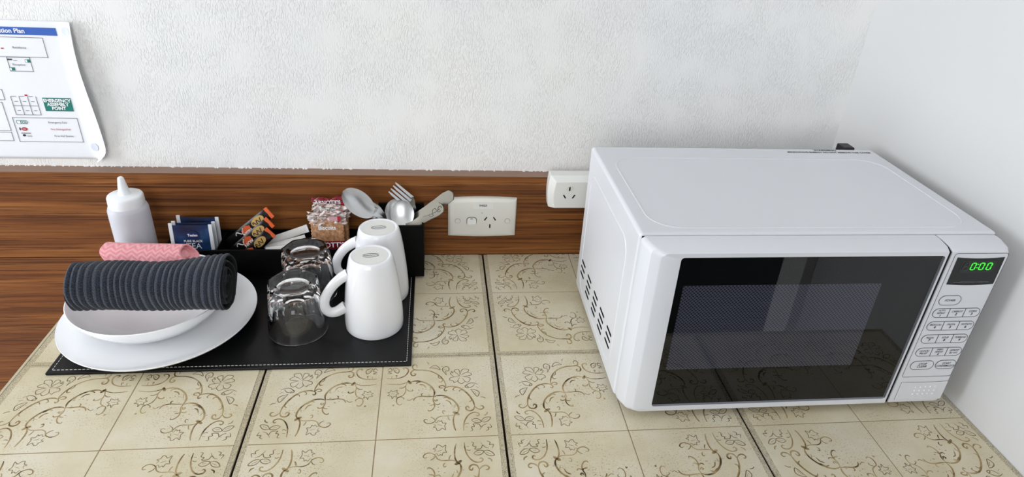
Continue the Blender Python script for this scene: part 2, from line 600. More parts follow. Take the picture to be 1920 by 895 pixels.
# ragged plaster crumbs along the ledge
mb = MB()
for k in range(170):
    x = rnd.uniform(-0.95, 0.3); w = rnd.uniform(.001, .004); h_ = rnd.uniform(.0005, .0014)
    z = ptop(x) + .0012
    mb.add([(x, YB - rnd.uniform(.001, .004), z), (x + w, YB - rnd.uniform(.001, .004), z), (x + w * .7, YB, z + h_), (x + w * .2, YB, z + h_), (x, YB, z), (x + w, YB, z)],
           [(0, 1, 2, 3), (0, 3, 4), (1, 5, 2)])
o = mb.build('plaster_crumbs', M['plaster'], wall_back); o['kind'] = 'stuff'

# ------------------------------------------------------------------ tiled countertop
T = 0.305
XC0, YC0 = -0.6145, -0.308
ctop = empty('countertop', (0, 0, 0))
tag(ctop, 'countertop of cream vinyl tiles with brown floral scrolls', 'countertop')
MB().box(XC0 + .001, XR - .0002, YC0 + .002, YP - .0002, -0.034, -0.0035).build('substrate', M['seam'], ctop)
MB().box(XC0, XC0 + .0035, YC0, YP - .0003, -0.036, -0.0001).build('edge_strip', M['edge_strip'], ctop)
MB().box(XC0 + .0035, XR - .0002, YC0, YC0 + .0025, -0.036, -0.0001).build('edge_strip', M['edge_strip'], ctop)
ORN=[(1.6,[(107.1,25.6),(107.9,20.4),(111.4,19.2),(113.5,23.3),(111.5,28.6),(106,30.2),(97.9,30.6),(88.5,33.6),(79.1,40.7),(72.5,50.4),(69.3,61.4),(69.8,66.2)]),
(1.8,[(106,30.2),(111.4,30),(115,34.6),(114.1,40.1),(110.5,41),(108.8,37.9),(111.5,36.7)]),
(1.6,[(69.8,66.2),(71.4,69.9),(69.8,72.5),(67.5,70.7)]),
(1.6,[(69.8,66.2),(72.6,62.2),(77.2,63),(77.2,65.9),(72.6,66.6)]),
(1.0,[(79.1,40.7),(78.4,46.2),(75.4,48.9)]),
(1.4,[(76.4,44.3),(73.5,50.4),(74.9,54.9),(78.5,54.1)]),
(2.0,[(69.8,66.2),(63.4,64.1),(54.2,65.9),(46.6,72),(39.8,81.8),(35.1,93.1),(33.7,102.3)]),
(1.9,[(33.7,102.3),(35.9,107.9),(40.4,109.5),(44.1,107.2),(44.6,103.2),(42,101.9),(40.4,105.2)]),
(1.6,[(33.7,102.3),(30.1,106.4),(25.7,107.7),(22.6,104.9),(23.7,101.8),(26.6,101.7)]),
(1.0,[(54.2,65.9),(58.2,66.7),(60.3,70.4),(58.3,71.9)]),
(1.0,[(46.6,72),(50.7,71.4),(52.5,74.6)]),
(1.3,[(38,85.6),(37.2,91.2),(40.3,93.8)]),
(1.5,[(48.9,143.2),(48.6,134.6),(46.7,125.4),(42,116.9),(36.1,112.8),(30.5,113.6),(28.8,116.7),(30.8,119.2),(32.6,117.4)]),
(0.9,[(47,132.1),(44.1,130.8),(42,131.5)]),
(0.9,[(46.8,137.2),(43.5,136.9)]),
(1.5,[(23,118.4),(19.5,116.3),(18.4,112.8)]),
(1.0,[(38.9,125.7),(34.8,123.4),(29.9,124.5),(27,128.9),(31.4,130.4),(35.7,129.3),(38.9,125.7)]),
(1.0,[(27,128.9),(24.2,123.9),(19.6,121.5),(14.9,122.3),(18.2,127.6),(22.7,129.9),(27,128.9)]),
(1.0,[(41.3,143.6),(38.2,142.6),(39.2,137.6),(35.5,136.1),(37.1,132.6),(30.3,133),(27.6,138.1),(24.9,134.9),(20.4,132.9)]),
(1.0,[(29.7,142.5),(27.6,138.1)]),
(1.0,[(22.4,144.5),(18.6,141.9),(19.6,138.5),(14.9,138.8),(16.7,133.1)]),
(0.8,[(35,126.8),(30.6,127.3)]),
(0.8,[(24.4,127.3),(18.6,124.1)]),
(1.5,[(146.4,45.5),(139.3,46.2),(130.8,45.4),(123.1,41.3),(119.1,34.4),(118.9,28.3),(121.7,25.5),(125.7,25.9),(123.8,29.1)]),
(0.9,[(140,45.6),(139.7,40.6)]),
(0.9,[(134.2,44.4),(133.1,39.9),(135.7,40.4)]),
(1.0,[(146.3,29.2),(142.5,25.2),(140.2,30.5),(144.8,32.3),(140.6,35.5),(145.9,35.9)]),
(1.3,[(139.1,25.4),(136.1,32.7),(132,34.9),(130.9,28.8),(135.1,25.5),(139.1,25.4)]),
(1.0,[(136.3,28.2),(133.5,31.8)]),
(1.0,[(143.8,26.2),(139.1,26.8)]),
(0.9,[(50.9,43.3),(54.1,39.1),(57.4,34.9),(56.2,31.4),(51.8,31),(50.8,34.1),(50.1,41.3)]),
(0.9,[(49.7,41.3),(48.6,35.2),(45.7,30.6),(40.9,30.8),(38.2,32.2),(39.8,36.6),(43.9,38.5),(48.4,42.8)]),
(0.9,[(39.8,36.6),(35.2,39.9),(35.3,42.9),(41.5,44.7),(46.9,45.5)]),
(0.9,[(44.9,45.6),(37.6,48.5),(37.1,51.9),(40,56.4),(43.9,55),(47,48.9)]),
(0.9,[(43.9,55),(46,57.5),(49,59.3),(52.6,56.2),(53.2,53.2),(51,47.3)]),
(0.9,[(53.2,53.2),(58,57),(59.2,53.9),(63.8,51.8),(63.1,47.4),(57.7,45.6),(52.5,45.2)]),
(0.9,[(57.7,45.6),(61.6,41.4),(62.9,37.7),(58.8,37.5),(62.1,34.7),(57.4,34.9)]),
(0.7,[(53.5,42.6),(49.3,44.4)]),
(0.7,[(51,40.7),(51.7,47.3)]),
(1.0,[(90.5,26.7),(85.8,22.3),(81.7,22.1),(78.3,25.8),(76.6,30.6),(81.7,27.7),(86.5,26.5),(90.5,26.7)]),
(0.9,[(94.1,13.6),(91.5,19.6)]),
(0.8,[(93.3,16.1),(91,16.9)]),
(1.0,[(74.6,23.4),(72.4,24.5)]),
(1.1,[(68.1,42),(70.9,36.4),(73.3,31.1),(72.2,27),(68.1,24.1),(64.7,27.4),(65.2,33.1),(68.9,33.4),(68.1,42)]),
(0.8,[(72.2,31.2),(67.5,29.3)]),
(1.1,[(44.9,63.4),(41,64.5),(40.4,67.5),(44.3,65.4),(39.4,59.7),(33.4,58.6),(26.9,61.6)]),
(0.9,[(40.4,67.5),(35.1,65.8),(31.5,61)]),
(0.9,[(29.8,66),(26.6,68.1)]),
(1.1,[(37.3,70.5),(32.1,71.7),(27.6,74.7),(26.5,78.6),(29.5,84.1),(34.3,76.4),(37.3,70.5)]),
(0.8,[(34.1,73.5),(29.9,79.4)]),
(1.1,[(25.4,85.6),(21.8,85.9),(18.9,88.3)]),
(1.2,[(146,55.7),(136.8,57.5),(127.7,57.3),(120,54.3),(116.7,53.5)]),
(3.5,[(119.4,51.8),(117.1,53.1),(114.4,57.1)]),
(3.0,[(118.1,49.9),(116,54.5)]),
(2.0,[(114.7,53.5),(109.5,51.8),(102.9,52.5),(95,56.4),(88.3,63.4),(84.4,71.3),(84,77),(85.1,81.6)]),
(1.2,[(108.1,56.8),(104.9,54.4),(100.9,54.1)]),
(1.3,[(103.5,58.9),(98.2,60.1),(94.9,65.1)]),
(1.0,[(89.7,64.3),(88.3,70.2)]),
(1.2,[(119.3,55.3),(121.2,62),(120.7,69.7),(123,77.1),(127.3,80.6),(131,83.2),(131.6,89.6),(129.2,94.6),(125.4,94.8),(124.9,92.6)]),
(1.1,[(129.3,64.5),(124.8,64.3),(121.3,61)]),
(1.4,[(119.5,66.9),(116.8,70.4),(112.3,70.6),(112,67.6)]),
(1.6,[(110.5,88.7),(109.3,85.1),(106.2,82.1),(99.8,80.9),(92.1,81.7),(85.1,81.6)]),
(1.2,[(99.8,80.9),(100.5,77.2),(98.6,75.4)]),
(1.4,[(92.1,79.4),(89.6,79.2)]),
(0.8,[(143.7,72.4),(140.5,71.6),(139.4,68.3),(136.7,70.9),(131.7,68.2),(131.9,72.4),(129.2,74.9),(132.6,76.7),(132,81.3),(135,79.3),(137.3,83.9),(138.4,79.2),(143.3,78),(141,75.4),(143.7,72.4)]),
(0.7,[(139.1,74.5),(134.6,74.7)]),
(0.9,[(127.3,80.6),(122.7,83.6),(122.6,86.4)]),
(0.8,[(118.8,86.5),(115,87.6),(110.6,84.1)]),
(2.0,[(85.1,82.5),(79.3,80.4),(71.5,81.3),(63.9,86.3),(57.6,93.9),(54.3,102.2),(54.2,108.5),(56.3,113.6)]),
(1.4,[(85.1,82.5),(85.7,89),(83.8,95.4),(84.4,101.7),(87.5,106.5),(91.3,107.6),(91.9,105.3)]),
(1.4,[(84.4,87.2),(82.5,90.6),(80.3,89.2),(81.9,87.3)]),
(1.3,[(83.8,95.4),(79.3,96.9),(77,94.5)]),
(1.1,[(92,94.5),(89.5,94.6)]),
(1.2,[(90.1,97.8),(85.7,97.1),(84.4,94.5)]),
(1.2,[(72.9,85.5),(68.3,84.6),(63.3,89.1)]),
(1.3,[(69.7,89.7),(65.3,92.1),(62.6,98.2)]),
(1.0,[(59.1,102.9),(57.5,97.6)]),
(3.2,[(61.2,110.8),(57.5,112.7),(53.2,116.4)]),
(3.0,[(59.5,114.9),(55.6,111)]),
(1.6,[(57.6,114.5),(60.2,118.7),(61,127.2),(60,136.5),(58.4,142.4)]),
(1.2,[(59.5,115.2),(63.3,117.1),(69.5,117.4),(75.7,117.4),(80.7,120.3),(83.8,126.1),(89.3,129.2),(94.2,128.1),(96.7,124.6),(95.5,122.1),(92.4,122.6)]),
(1.2,[(67.6,118.3),(66.5,122.7),(64.9,125)]),
(1.2,[(71.9,113.8),(73.8,111),(73.1,107.9),(70.4,109.1)]),
(0.9,[(88.7,118.2),(85,120.9),(83.2,124.4)]),
(0.8,[(84.4,126.1),(81.3,127.9),(79.5,124.6),(77,126.4),(75.2,124.8),(74,129.1),(69.9,129.3),(71.6,133.4),(70.8,140.5),(74.7,137.5),(77.7,140.6),(80.8,141),(82,137.1),(85.6,135.3),(82.6,133.7),(84.4,130.3)]),
(0.7,[(80.1,131.3),(74.6,133.3)]),
(1.4,[(104.6,68.5),(103.9,70.4)]),
(1.4,[(99.4,66.8),(98.5,67.8)]),
(1.4,[(95.5,67.5),(94.2,68.4)]),
(1.4,[(102.9,85.4),(102,86.4)]),
(1.6,[(98.4,88.4),(96.2,87)]),
(1.4,[(106.1,75),(105.3,76)]),
(1.4,[(110.8,77.6),(109.9,78.2)]),
(1.5,[(80,101.9),(78.4,101.6)]),
(1.6,[(80.4,106.9),(79.1,106.2)]),
(1.3,[(73.7,99.5),(71.5,100.1)]),
(1.2,[(62.2,100),(61,99.7)]),
(1.2,[(59.7,99.3),(59.1,99.8)]),
(1.1,[(90.9,69.1),(89.6,70.1)]),
(1.2,[(136.6,96.6),(134.8,94.9),(134.7,97.6)]),
(1.0,[(52.2,102.3),(50.5,102.4)]),
(1.0,[(53,138.9),(52.5,139.7)])]
def scroll_mesh(mirx, miry, ox, oy, ymax, xmax):
    """ornament of one quarter tile, outer corner at (ox, oy)"""
    mb = MB()
    zt = 0.00018
    for w, pts in ORN:
        pl = smoothline([(ox + mirx * a / 1000, oy + miry * b_ / 1000, 0) for a, b_ in pts], 5)
        n = len(pl)
        seg = []
        for i, p in enumerate(pl):
            if p.y > ymax or p.x > xmax or p.y < YC0 + .003:
                if len(seg) > 1:
                    mb.loft(seg, False, mi=1 if w < 1.15 else 0)
                seg = []
                continue
            a = pl[max(0, i - 1)]; b2 = pl[min(n - 1, i + 1)]
            d = (b2 - a)
            if d.length < 1e-9:
                continue
            d.normalize()
            nn = Vector((-d.y, d.x, 0))
            u = i / (n - 1)
            hw = w / 2000 * (0.95 if w < 1.15 else 1.15) * (0.45 + 0.55 * min(1, 5 * u, 5 * (1 - u)))
            seg.append([(p.x - nn.x * hw, p.y - nn.y * hw, 0.00005), (p.x - nn.x * hw * .7, p.y - nn.y * hw * .7, zt), (p.x + nn.x * hw * .7, p.y + nn.y * hw * .7, zt), (p.x + nn.x * hw, p.y + nn.y * hw, 0.00005)])
        if len(seg) > 1:
            mb.loft(seg, False, mi=1 if w < 1.15 else 0)
    return mb


for ix in range(-2, 2):
    for iy in (-1, 0):
        X0, X1 = ix * T, min((ix + 1) * T, XR - .0003)
        if ix == -2:
            X0 = XC0 + .0035
        Y0, Y1 = iy * T, min((iy + 1) * T, YP - .0004)
        g, gh = 0.0014, 0.0003
        tile = MB().box(X0 + (g if ix > -2 else 0), X1 - (g if ix < 1 else 0), Y0 + gh, Y1 - gh, -0.0034, -0.00045).build('tile', M['tile_border'], ctop, bevel=0.0004, bseg=1)
        xm, ym = (ix + .5) * T, (iy + .5) * T
        bx, by = 0.0078, 0.0048
        gg = 0.0006
        xs = ((X0 + bx if ix > -2 else X0 + .009, xm - gg), (xm + gg, X1 - bx))
        ys = ((Y0 + by, ym - gg), (ym + gg, (iy + 1) * T - by if iy < 0 else Y1))
        MB().box(xs[0][0], xs[1][1], ys[0][0], ys[1][1], -0.00045, -0.0003).build('groove', M['groove_tan'], tile)
        for a in range(2):
            for b_ in range(2):
                q = MB().box(xs[a][0], xs[a][1], ys[b_][0], ys[b_][1], -0.00045, 0.0).build('inset_panel', M['tile'], tile, bevel=0.0003, bseg=1)
                mbx = scroll_mesh(1 if a == 0 else -1, 1 if b_ == 0 else -1, ix * T if a == 0 else (ix + 1) * T, iy * T if b_ == 0 else (iy + 1) * T, YP - .001, XR - .002)
                so = mbx.build('scroll_ornament', [M['scroll'], M['scroll_fine']], tile, smooth=False)
                so['kind'] = 'stuff'
# base cabinet that carries the countertop
cab = empty('base_cabinet', (0, 0, ZF)); tag(cab, 'brown wood-grain base cabinet under the tiled countertop', 'cabinet')
def wb(name, *a, parent=cab, m='wood'):
    mb = MB(); mb.box(a[0], a[1], a[2], a[3], a[4] - ZF, a[5] - ZF)
    return mb.build(name, M[m], parent, bevel=.001, bseg=1)
wb('body', -0.59, XR - .001, -0.27, YP - .001, ZF, -0.0365)
for k in range(3):
    xx = -0.585 + k * 0.396
    d = wb('door', xx, xx + .39, -0.289, -0.2705, ZF + .1, -0.045)
    wb('handle', xx + .16, xx + .23, -0.305, -0.2895, -0.1, -0.088, parent=d, m='steel')

# ------------------------------------------------------------------ evacuation poster
PX0, PX1, PZ0, PZ1 = -0.886, -0.588, 0.1655, 0.3735
def py(x, z):
    t_ = max(0.0, (x + 0.616) / 0.028)
    fz = (z - PZ0) / (PZ1 - PZ0)
    d = 0.0015 + 0.012 * t_ ** 2 * (0.35 + 0.9 * math.sin(math.pi * min(1, max(0, 1.02 - fz))) ** 1.0)
    c_ = max(0.0, ((x + 0.606) / 0.018) + (0.022 - (z - PZ0)) / 0.022)
    if c_ > 0.9:
        d += 0.010 * (c_ - 0.9) ** 1.6
    return YB - d
NX, NZ = 90, 44
grid = []
for j in range(NZ + 1):
    for i in range(NX + 1):
        x = PX0 + (PX1 - PX0) * (1 - (1 - i / NX) ** 2)
        z = PZ0 + (PZ1 - PZ0) * j / NZ
        fz = j / NZ
        xx = x
        if i > NX - 25:
            xx = x + (0.004 * math.sin(fz * 5.0 + .3) * ((i - NX + 25) / 25) ** 2)
        if z < PZ0 + .016 and x > PX1 - .014:       # rounded, curled corner
            k = (PZ0 + .016 - z) / .016
            xx -= 0.012 * k ** 2 * ((x - PX1 + .014) / .014)
        grid.append((xx, py(x, z), z))
mb = MB()
n0 = NX + 1
mb.add(grid, [(j * n0 + i, j * n0 + i + 1, (j + 1) * n0 + i + 1, (j + 1) * n0 + i) for j in range(NZ) for i in range(NX)])
poster = empty('evacuation_poster', (0, 0, 0))
tag(poster, 'white paper evacuation plan taped to the plaster wall, right edge curling', 'poster')
sheet = mb.build('sheet', M['paper'], poster, smooth=True, angle=80)
md = sheet.modifiers.new('thick', 'SOLIDIFY'); md.thickness = 0.0003; md.offset = 1
PYF = YB - 0.0015 - 0.0004
def pbox(name, x0, x1, z0, z1, m, parent=poster, lift=0.0):
    return MB().box(x0, x1, PYF - .0002 - lift, PYF + .0001 - lift, z0, z1).build(name, M[m], parent)
def pframe(name, quad, m='grey_ink', w=.0006):
    mb = MB()
    outl = [(quad[0], quad[2]), (quad[1], quad[2]), (quad[1], quad[3]), (quad[0], quad[3])]
    for (a, b_) in zip(outl, outl[1:] + outl[:1]):
        mb.box(min(a[0], b_[0]) - w / 2, max(a[0], b_[0]) + w / 2, PYF - .0002, PYF + .0001, min(a[1], b_[1]) - w / 2, max(a[1], b_[1]) + w / 2)
    o = mb.build(name, M[m], poster); o['kind'] = 'stuff'
    return o
def ptext(s, size, x, z, m='ink', align='CENTER', bold=0.0, parent=poster, sx=1.0):
    return text('lettering', s, size, (x, PYF - .0006, z), (1, 0, 0), (0, 0, 1), M[m], parent, align, bold, sx=sx)
bar = pbox('title_bar', PX0 + .012, -0.6135, 0.3535, 0.3641, 'blue_ink')
ptext('Evacuation Plan', .0088, -0.655, .3588, 'white_ink', 'RIGHT', .00018)
pframe('plan_box', (-0.86, -0.6345, .322, .3498))
ptext('Residence', .0045, -0.6685, .3354)
pframe('plan_box', (-0.690, -0.6595, .3013, .3214))
ptext('Reception', .0042, -0.676, .3109)
for x, z, m_ in ((-0.6625, .3165, 'green_ink'), (-0.6865, .3045, 'green_ink')):
    s_ = pbox('exit_symbol', x - .004, x + .003, z - .0022, z + .0022, m_)
    pbox('symbol_figure', x - .0033, x - .001, z - .0016, z + .0016, 'white_ink', s_, .0003)
pbox('extinguisher_symbol', -.6935, -.690, .333, .3345, 'red_ink'); pbox('aid_symbol', -.690, -.6835, .3172, .3192, 'ink'); pbox('symbol_line', -.682, -.677, .3165, .3170, 'grey_ink')
# room grid
mb = MB()
gx = [-0.7015, -0.690, -0.6785, -0.667]
gz = [.2357, .2497, .2640]
for x in gx:
    mb.box(x - .0003, x + .0003, PYF - .0002, PYF + .0001, gz[0], gz[2])
for z in gz[:2]:
    mb.box(gx[0], gx[3], PYF - .0002, PYF + .0001, z - .0003, z + .0003)
for x in gx[:3]:
    mb.box(x + .001, x + .0075, PYF - .0002, PYF + .0001, gz[2] - .0003, gz[2] + .0003)
    for z in gz[:2]:
        mb.box(x + .0035, x + .008, PYF - .0002, PYF + .0001, z + .0062, z + .0068)
o = mb.build('room_grid', M['grey_ink'], poster); o['kind'] = 'stuff'
pbox('extinguisher_symbol', -.6815, -.678, .2645, .2668, 'red_ink')
gs = pbox('assembly_sign', -0.6585, -0.6195, .2422, .2625, 'green_ink')
for k, s_ in enumerate(('EMERGENCY', 'ASSEMBLY', 'POINT')):
    ptext(s_, .0066, -0.639, .2582 - k * .0059, 'white_ink', 'CENTER', .00022, gs)
pframe('legend_box', (-0.7085, -0.6180, .1932, .2312))
for k, (s_, m_) in enumerate((('Emergency Exit', 'red_ink'), ('Fire Extinguisher', 'red_ink'), ('First Aid Station', 'red_ink'))):
    ptext(s_, .0042, -0.647 + .002 * k, .2243 - k * .0108, 'ink' if k != 1 else m_)
e_ = pbox('exit_symbol', -.7045, -.690, .2215, .2268, 'green_ink'); ptext('EXIT', .0042, -.6935, .2241, 'white_ink', 'CENTER', .0001, e_)
pbox('symbol_figure', -.7035, -.6990, .2222, .2261, 'white_ink', e_, .0003)
mb = MB(); mb.prism([( -.6965 + .0042 * math.cos(a) , .2133 + .0028 * math.sin(a)) for a in [k * math.pi / 8 for k in range(16)]], 'y', PYF - .0002, PYF + .0001)
fe = mb.build('extinguisher_symbol', M['red_ink'], poster); ptext('FIRE', .0025, -.6965, .2133, 'white_ink', 'CENTER', 0, fe)
pbox('symbol_figure', -.7035, -.7018, .2115, .2155, 'ink')
pbox('aid_symbol', -.7030, -.6895, .2062, .2072, 'grey_ink')
mb = MB(); mb.prism([(-.6995 + .0022 * math.cos(a), .2033 + .0018 * math.sin(a)) for a in [k * math.pi / 6 for k in range(12)]], 'y', PYF - .0002, PYF + .0001); mb.build('aid_symbol', M['ink'], poster)
pbox('symbol_line', -.6955, -.689, .2030, .2034, 'grey_ink'); pbox('symbol_line', -.6955, -.689, .2010, .2014, 'grey_ink')
pframe('plan_box', (-0.86, -0.7105, .2583, .2735)); pframe('plan_box', (-0.86, -0.7160, .2105, .2545)); pframe('plan_box', (-0.86, -0.7165, .1943, .2079))
for cx, cz in ((-.6, .360), (-.603, .186)):
    mb = MB(); ring = [(cx, cz)] + [(cx + .0058 * math.cos(a), cz + .0064 * math.sin(a)) for a in [k * math.pi / 10 for k in range(20)]]
    mb.add([(p, py(p, q) - .0007, q) for p, q in ring], [(0, k + 1, (k + 1) % 20 + 1) for k in range(20)])
    mb.build('tape_mark', M['smudge'], poster)

# ------------------------------------------------------------------ microwave oven
mw = empty('microwave_oven', (0.36, 0.02, 0))
tag(mw, 'white countertop microwave oven with black glass door and green clock', 'microwave')
mw_inv = Matrix.Translation((-0.36, -0.02, 0))
_children = []
def mpart(mb, name, m, parent=mw, **kw):
    """mesh given in room coordinates, stored relative to the microwave's own origin"""
    if True:
        mb.v = [(a - 0.36, b_ - 0.02, c_) for a, b_, c_ in mb.v]
    return mb.build(name, m, parent, **kw)
def mtext(s, size, x, z, m, parent=mw, y=-0.1366, bold=0.0, shear=0.0, sx=1.0):
    return text('lettering', s, size, (x - .36, y - .02, z), (1, 0, 0), (0, 0, 1), m, parent, 'CENTER', bold, shear=shear, sx=sx)
BX0, BX1, BY0, BY1, BZ0, BZ1 = 0.1435, 0.5800, -0.1030, 0.1610, 0.0110, 0.2485
mpart(MB().box(BX0, BX1, BY0, BY1, BZ0, BZ1), 'body', M['white_enamel'], bevel=.005, bseg=4)
# embossed ridges: top and left side
r_ = stadium(0.163, 0.560, -0.089, 0.118, 8, 0.035)
mb = MB(); mb.tube([(a, b_, BZ1 - .0002) for a, b_ in r_], 0.0016, 6, True, 0.55)
mpart(mb, 'embossed_rib', M['white_enamel'], smooth=True)
r_ = stadium(-0.066, 0.137, 0.026, 0.216, 8, 0.022)
mb = MB(); mb.tube([(BX0 + .0002, a, b_) for a, b_ in r_], 0.0016, 6, True, 0.55, up=(1, 0, 0))
mpart(mb, 'embossed_rib', M['white_enamel'], smooth=True)
# ventilation slots, five groups of three on the left side
for k, yc in enumerate((0.1215, 0.0785, 0.0350, -0.0060, -0.0475)):
    for j, zc in enumerate((0.0722, 0.0615, 0.0508, 0.0410) if 0 < k < 4 else (0.0722, 0.0615, 0.0508)):
        yo = yc + j * .0012
        mb = MB(); mb.prism(stadium(yo - .0120, yo + .0120, zc - .0018, zc + .0018, 4), 'x', BX0 - .0004, BX0 + .002)
        mpart(mb, 'vent_slot', M['slot'])
# seam between body and front
mpart(MB().box(BX0 + .0028, BX1 - .0028, BY0 - .0016, BY0 + .0005, BZ0 + .003, BZ1 - .003), 'front_seam', M['groove'])
# feet
for x in (0.175, 0.55):
    for y in (-0.085, 0.135):
        mb = MB(); mb.lathe([(.011, 0), (.0125, .003), (.012, .0125)], 16, (x, y)); mpart(mb, 'foot', M['black_plastic'], smooth=True)
mpart(MB().box(0.535, 0.553, 0.1605, 0.182, 0.230, 0.2505), 'rear_spacer', M['black_plastic'], bevel=.002)


def frontblock(x0, x1, z0, z1, l, r, tp, bt, yb, yf, hole=None, ri=.006, rl=None, rr_=None):
    """rounded front block: chamfered from the back ring to the front ring, optionally with a rectangular opening"""
    def rr(a, b_, c_, d, y, rad, n=5):
        rad = min(rad, (b_ - a) * .45)
        return [(p, y, q) for p, q in stadium(a, b_, c_, d, n, rad, rl, rr_)]
    rings = [rr(x0, x1, z0, z1, yb, .006), rr(x0, x1, z0, z1, yb - .009, .007),
             rr(x0 + l * .35, x1 - r * .35, z0 + bt * .35, z1 - tp * .35, yf + .007, .008),
             rr(x0 + l * .85, x1 - r * .85, z0 + bt * .85, z1 - tp * .85, yf + .0012, .008),
             rr(x0 + l, x1 - r, z0 + bt, z1 - tp, yf, .008)]
    mb = MB()
    if hole:
        a, b_, c_, d = hole
        rings += [[(p, yy, q) for p, q in stadium(a, b_, c_, d, 5, .004)] for yy in (yf, yf + .003)]
        mb.loft(rings, True, True, True)
    else:
        mb.loft(rings, True, True, True)
    return mb


FY = -0.1352
GX0, GX1, GZ0, GZ1 = 0.1828, 0.4940, 0.0212, 0.2362
door = mpart(frontblock(0.1450, 0.4985, 0.0120, 0.2462, 0.016, 0.002, 0.005, 0.002, BY0 - .0012, FY, (GX0, GX1, GZ0, GZ1), rr_=.0008), 'door', M['white_gloss'], smooth=True, angle=28)
mpart(MB().box(GX0 + .001, GX1 - .001, FY + .0026, FY + .0030, GZ0 + .001, GZ1 - .001), 'pane_backing', M['pane_back'], door)
mpart(MB().box(0.1925, 0.4300, FY + .0020, FY + .0024, 0.078, 0.1983), 'perforated_screen', M['screen'], door)
mpart(MB().box(GX0 + .0003, GX1 - .0003, FY + .0004, FY + .0012, GZ0 + .0003, GZ1 - .0003), 'window_pane', M['pane'], door)
mpart(MB().box(0.4925, 0.4936, FY - .0002, FY + .001, GZ0 + .002, GZ1 - .002), 'pane_edge', M['line'], door)
panel = mpart(frontblock(0.4996, 0.5795, 0.0120, 0.2462, 0.0014, 0.0075, 0.005, 0.003, BY0 - .0012, FY, rl=.0008), 'control_panel', M['white_gloss'], smooth=True, angle=28)
mpart(frontblock(0.4983, 0.5000, 0.0128, 0.2456, 0.0003, 0.0003, 0.005, 0.002, BY0 - .0012, FY + .0008, ri=.001), 'door_gap', M['groove'], smooth=True)
P0 = FY - .0001
def pp(mb, name, m, parent=panel, **kw):
    return mpart(mb, name, m, parent, **kw)
# overlay film outline
mb = MB(); outline_ring(mb, stadium(0.5048, 0.5718, 0.0570, 0.2392, 4, .003), .0005, P0 - .0002, P0 + .0004); pp(mb, 'film_outline', M['line'])
# display
mb = MB()
top_ = [(0.5092 + (0.5682 - 0.5092) * k / 12, 0.2340 - .0016 * math.sin(math.pi * k / 12)) for k in range(13)]
bot_ = [(0.5692 - (0.5692 - 0.5096) * k / 12, 0.1975 - .0016 * math.sin(math.pi * k / 12)) for k in range(13)]
mb.prism(list(reversed(top_ + bot_)), 'y', P0 - .0004, P0 + .0005)
disp = pp(mb, 'display', M['display_black'])
pp(MB().box(0.5175, 0.5610, P0 - .0006, P0 - .0003, 0.2135, 0.2300), 'display_window', M['display_dim'], panel)
def seg7(x, z, w, h, on, m, name):
    segs = {'a': (x, x + w, z + h, 'h'), 'g': (x, x + w, z + h / 2, 'h'), 'd': (x, x + w, z, 'h'), 'f': (x, z + h / 2, z + h, 'v'), 'b': (x + w, z + h / 2, z + h, 'v'), 'e': (x, z, z + h / 2, 'v'), 'c': (x + w, z, z + h / 2, 'v')}
    mb = MB(); t_ = .00055
    sh = lambda xx, zz: xx + (zz - z) * 0.06
    for k in on:
        s_ = segs[k]
        if s_[3] == 'h':
            mb.prism([(sh(s_[0] + t_, s_[2]), s_[2]), (sh(s_[0] + 1.8 * t_, s_[2]), s_[2] - t_), (sh(s_[1] - 1.8 * t_, s_[2]), s_[2] - t_), (sh(s_[1] - t_, s_[2]), s_[2]), (sh(s_[1] - 1.8 * t_, s_[2]), s_[2] + t_), (sh(s_[0] + 1.8 * t_, s_[2]), s_[2] + t_)], 'y', P0 - .0012, P0 - .0007)
        else:
            xx = s_[0]; za, zb = s_[1] + t_ * 1.1, s_[2] - t_ * 1.1
            mb.prism([(sh(xx, za - t_ * .6), za - t_ * .6), (sh(xx + t_, za), za), (sh(xx + t_, zb), zb), (sh(xx, zb + t_ * .6), zb + t_ * .6), (sh(xx - t_, zb), zb), (sh(xx - t_, za), za)], 'y', P0 - .0012, P0 - .0007)
    o = pp(mb, name, m, panel); o['kind'] = 'stuff'
seg7(0.5205, 0.2175, .0055, .0095, 'abcdefg', M['display_off'], 'unlit_digit')
for x in (0.5300, 0.5405, 0.5500):
    seg7(x, 0.2178, .0052, .0088, 'abcdef', M['display_lit'], 'clock_digit')
for z in (.2200, .2245):
    pp(MB().box(0.5375, 0.5386, P0 - .0012, P0 - .0007, z, z + .0011), 'clock_colon', M['display_lit'])
mtext('MICROWAVE OVEN', .0032, 0.5395, 0.2005, M['grey_ink'], panel, P0 - .0006)
for a, b_ in ((.517, .526), (.553, .562)):
    pp(MB().box(a, b_, P0 - .0006, P0 - .0003, .2003, .2007), 'display_rule', M['grey_ink'])

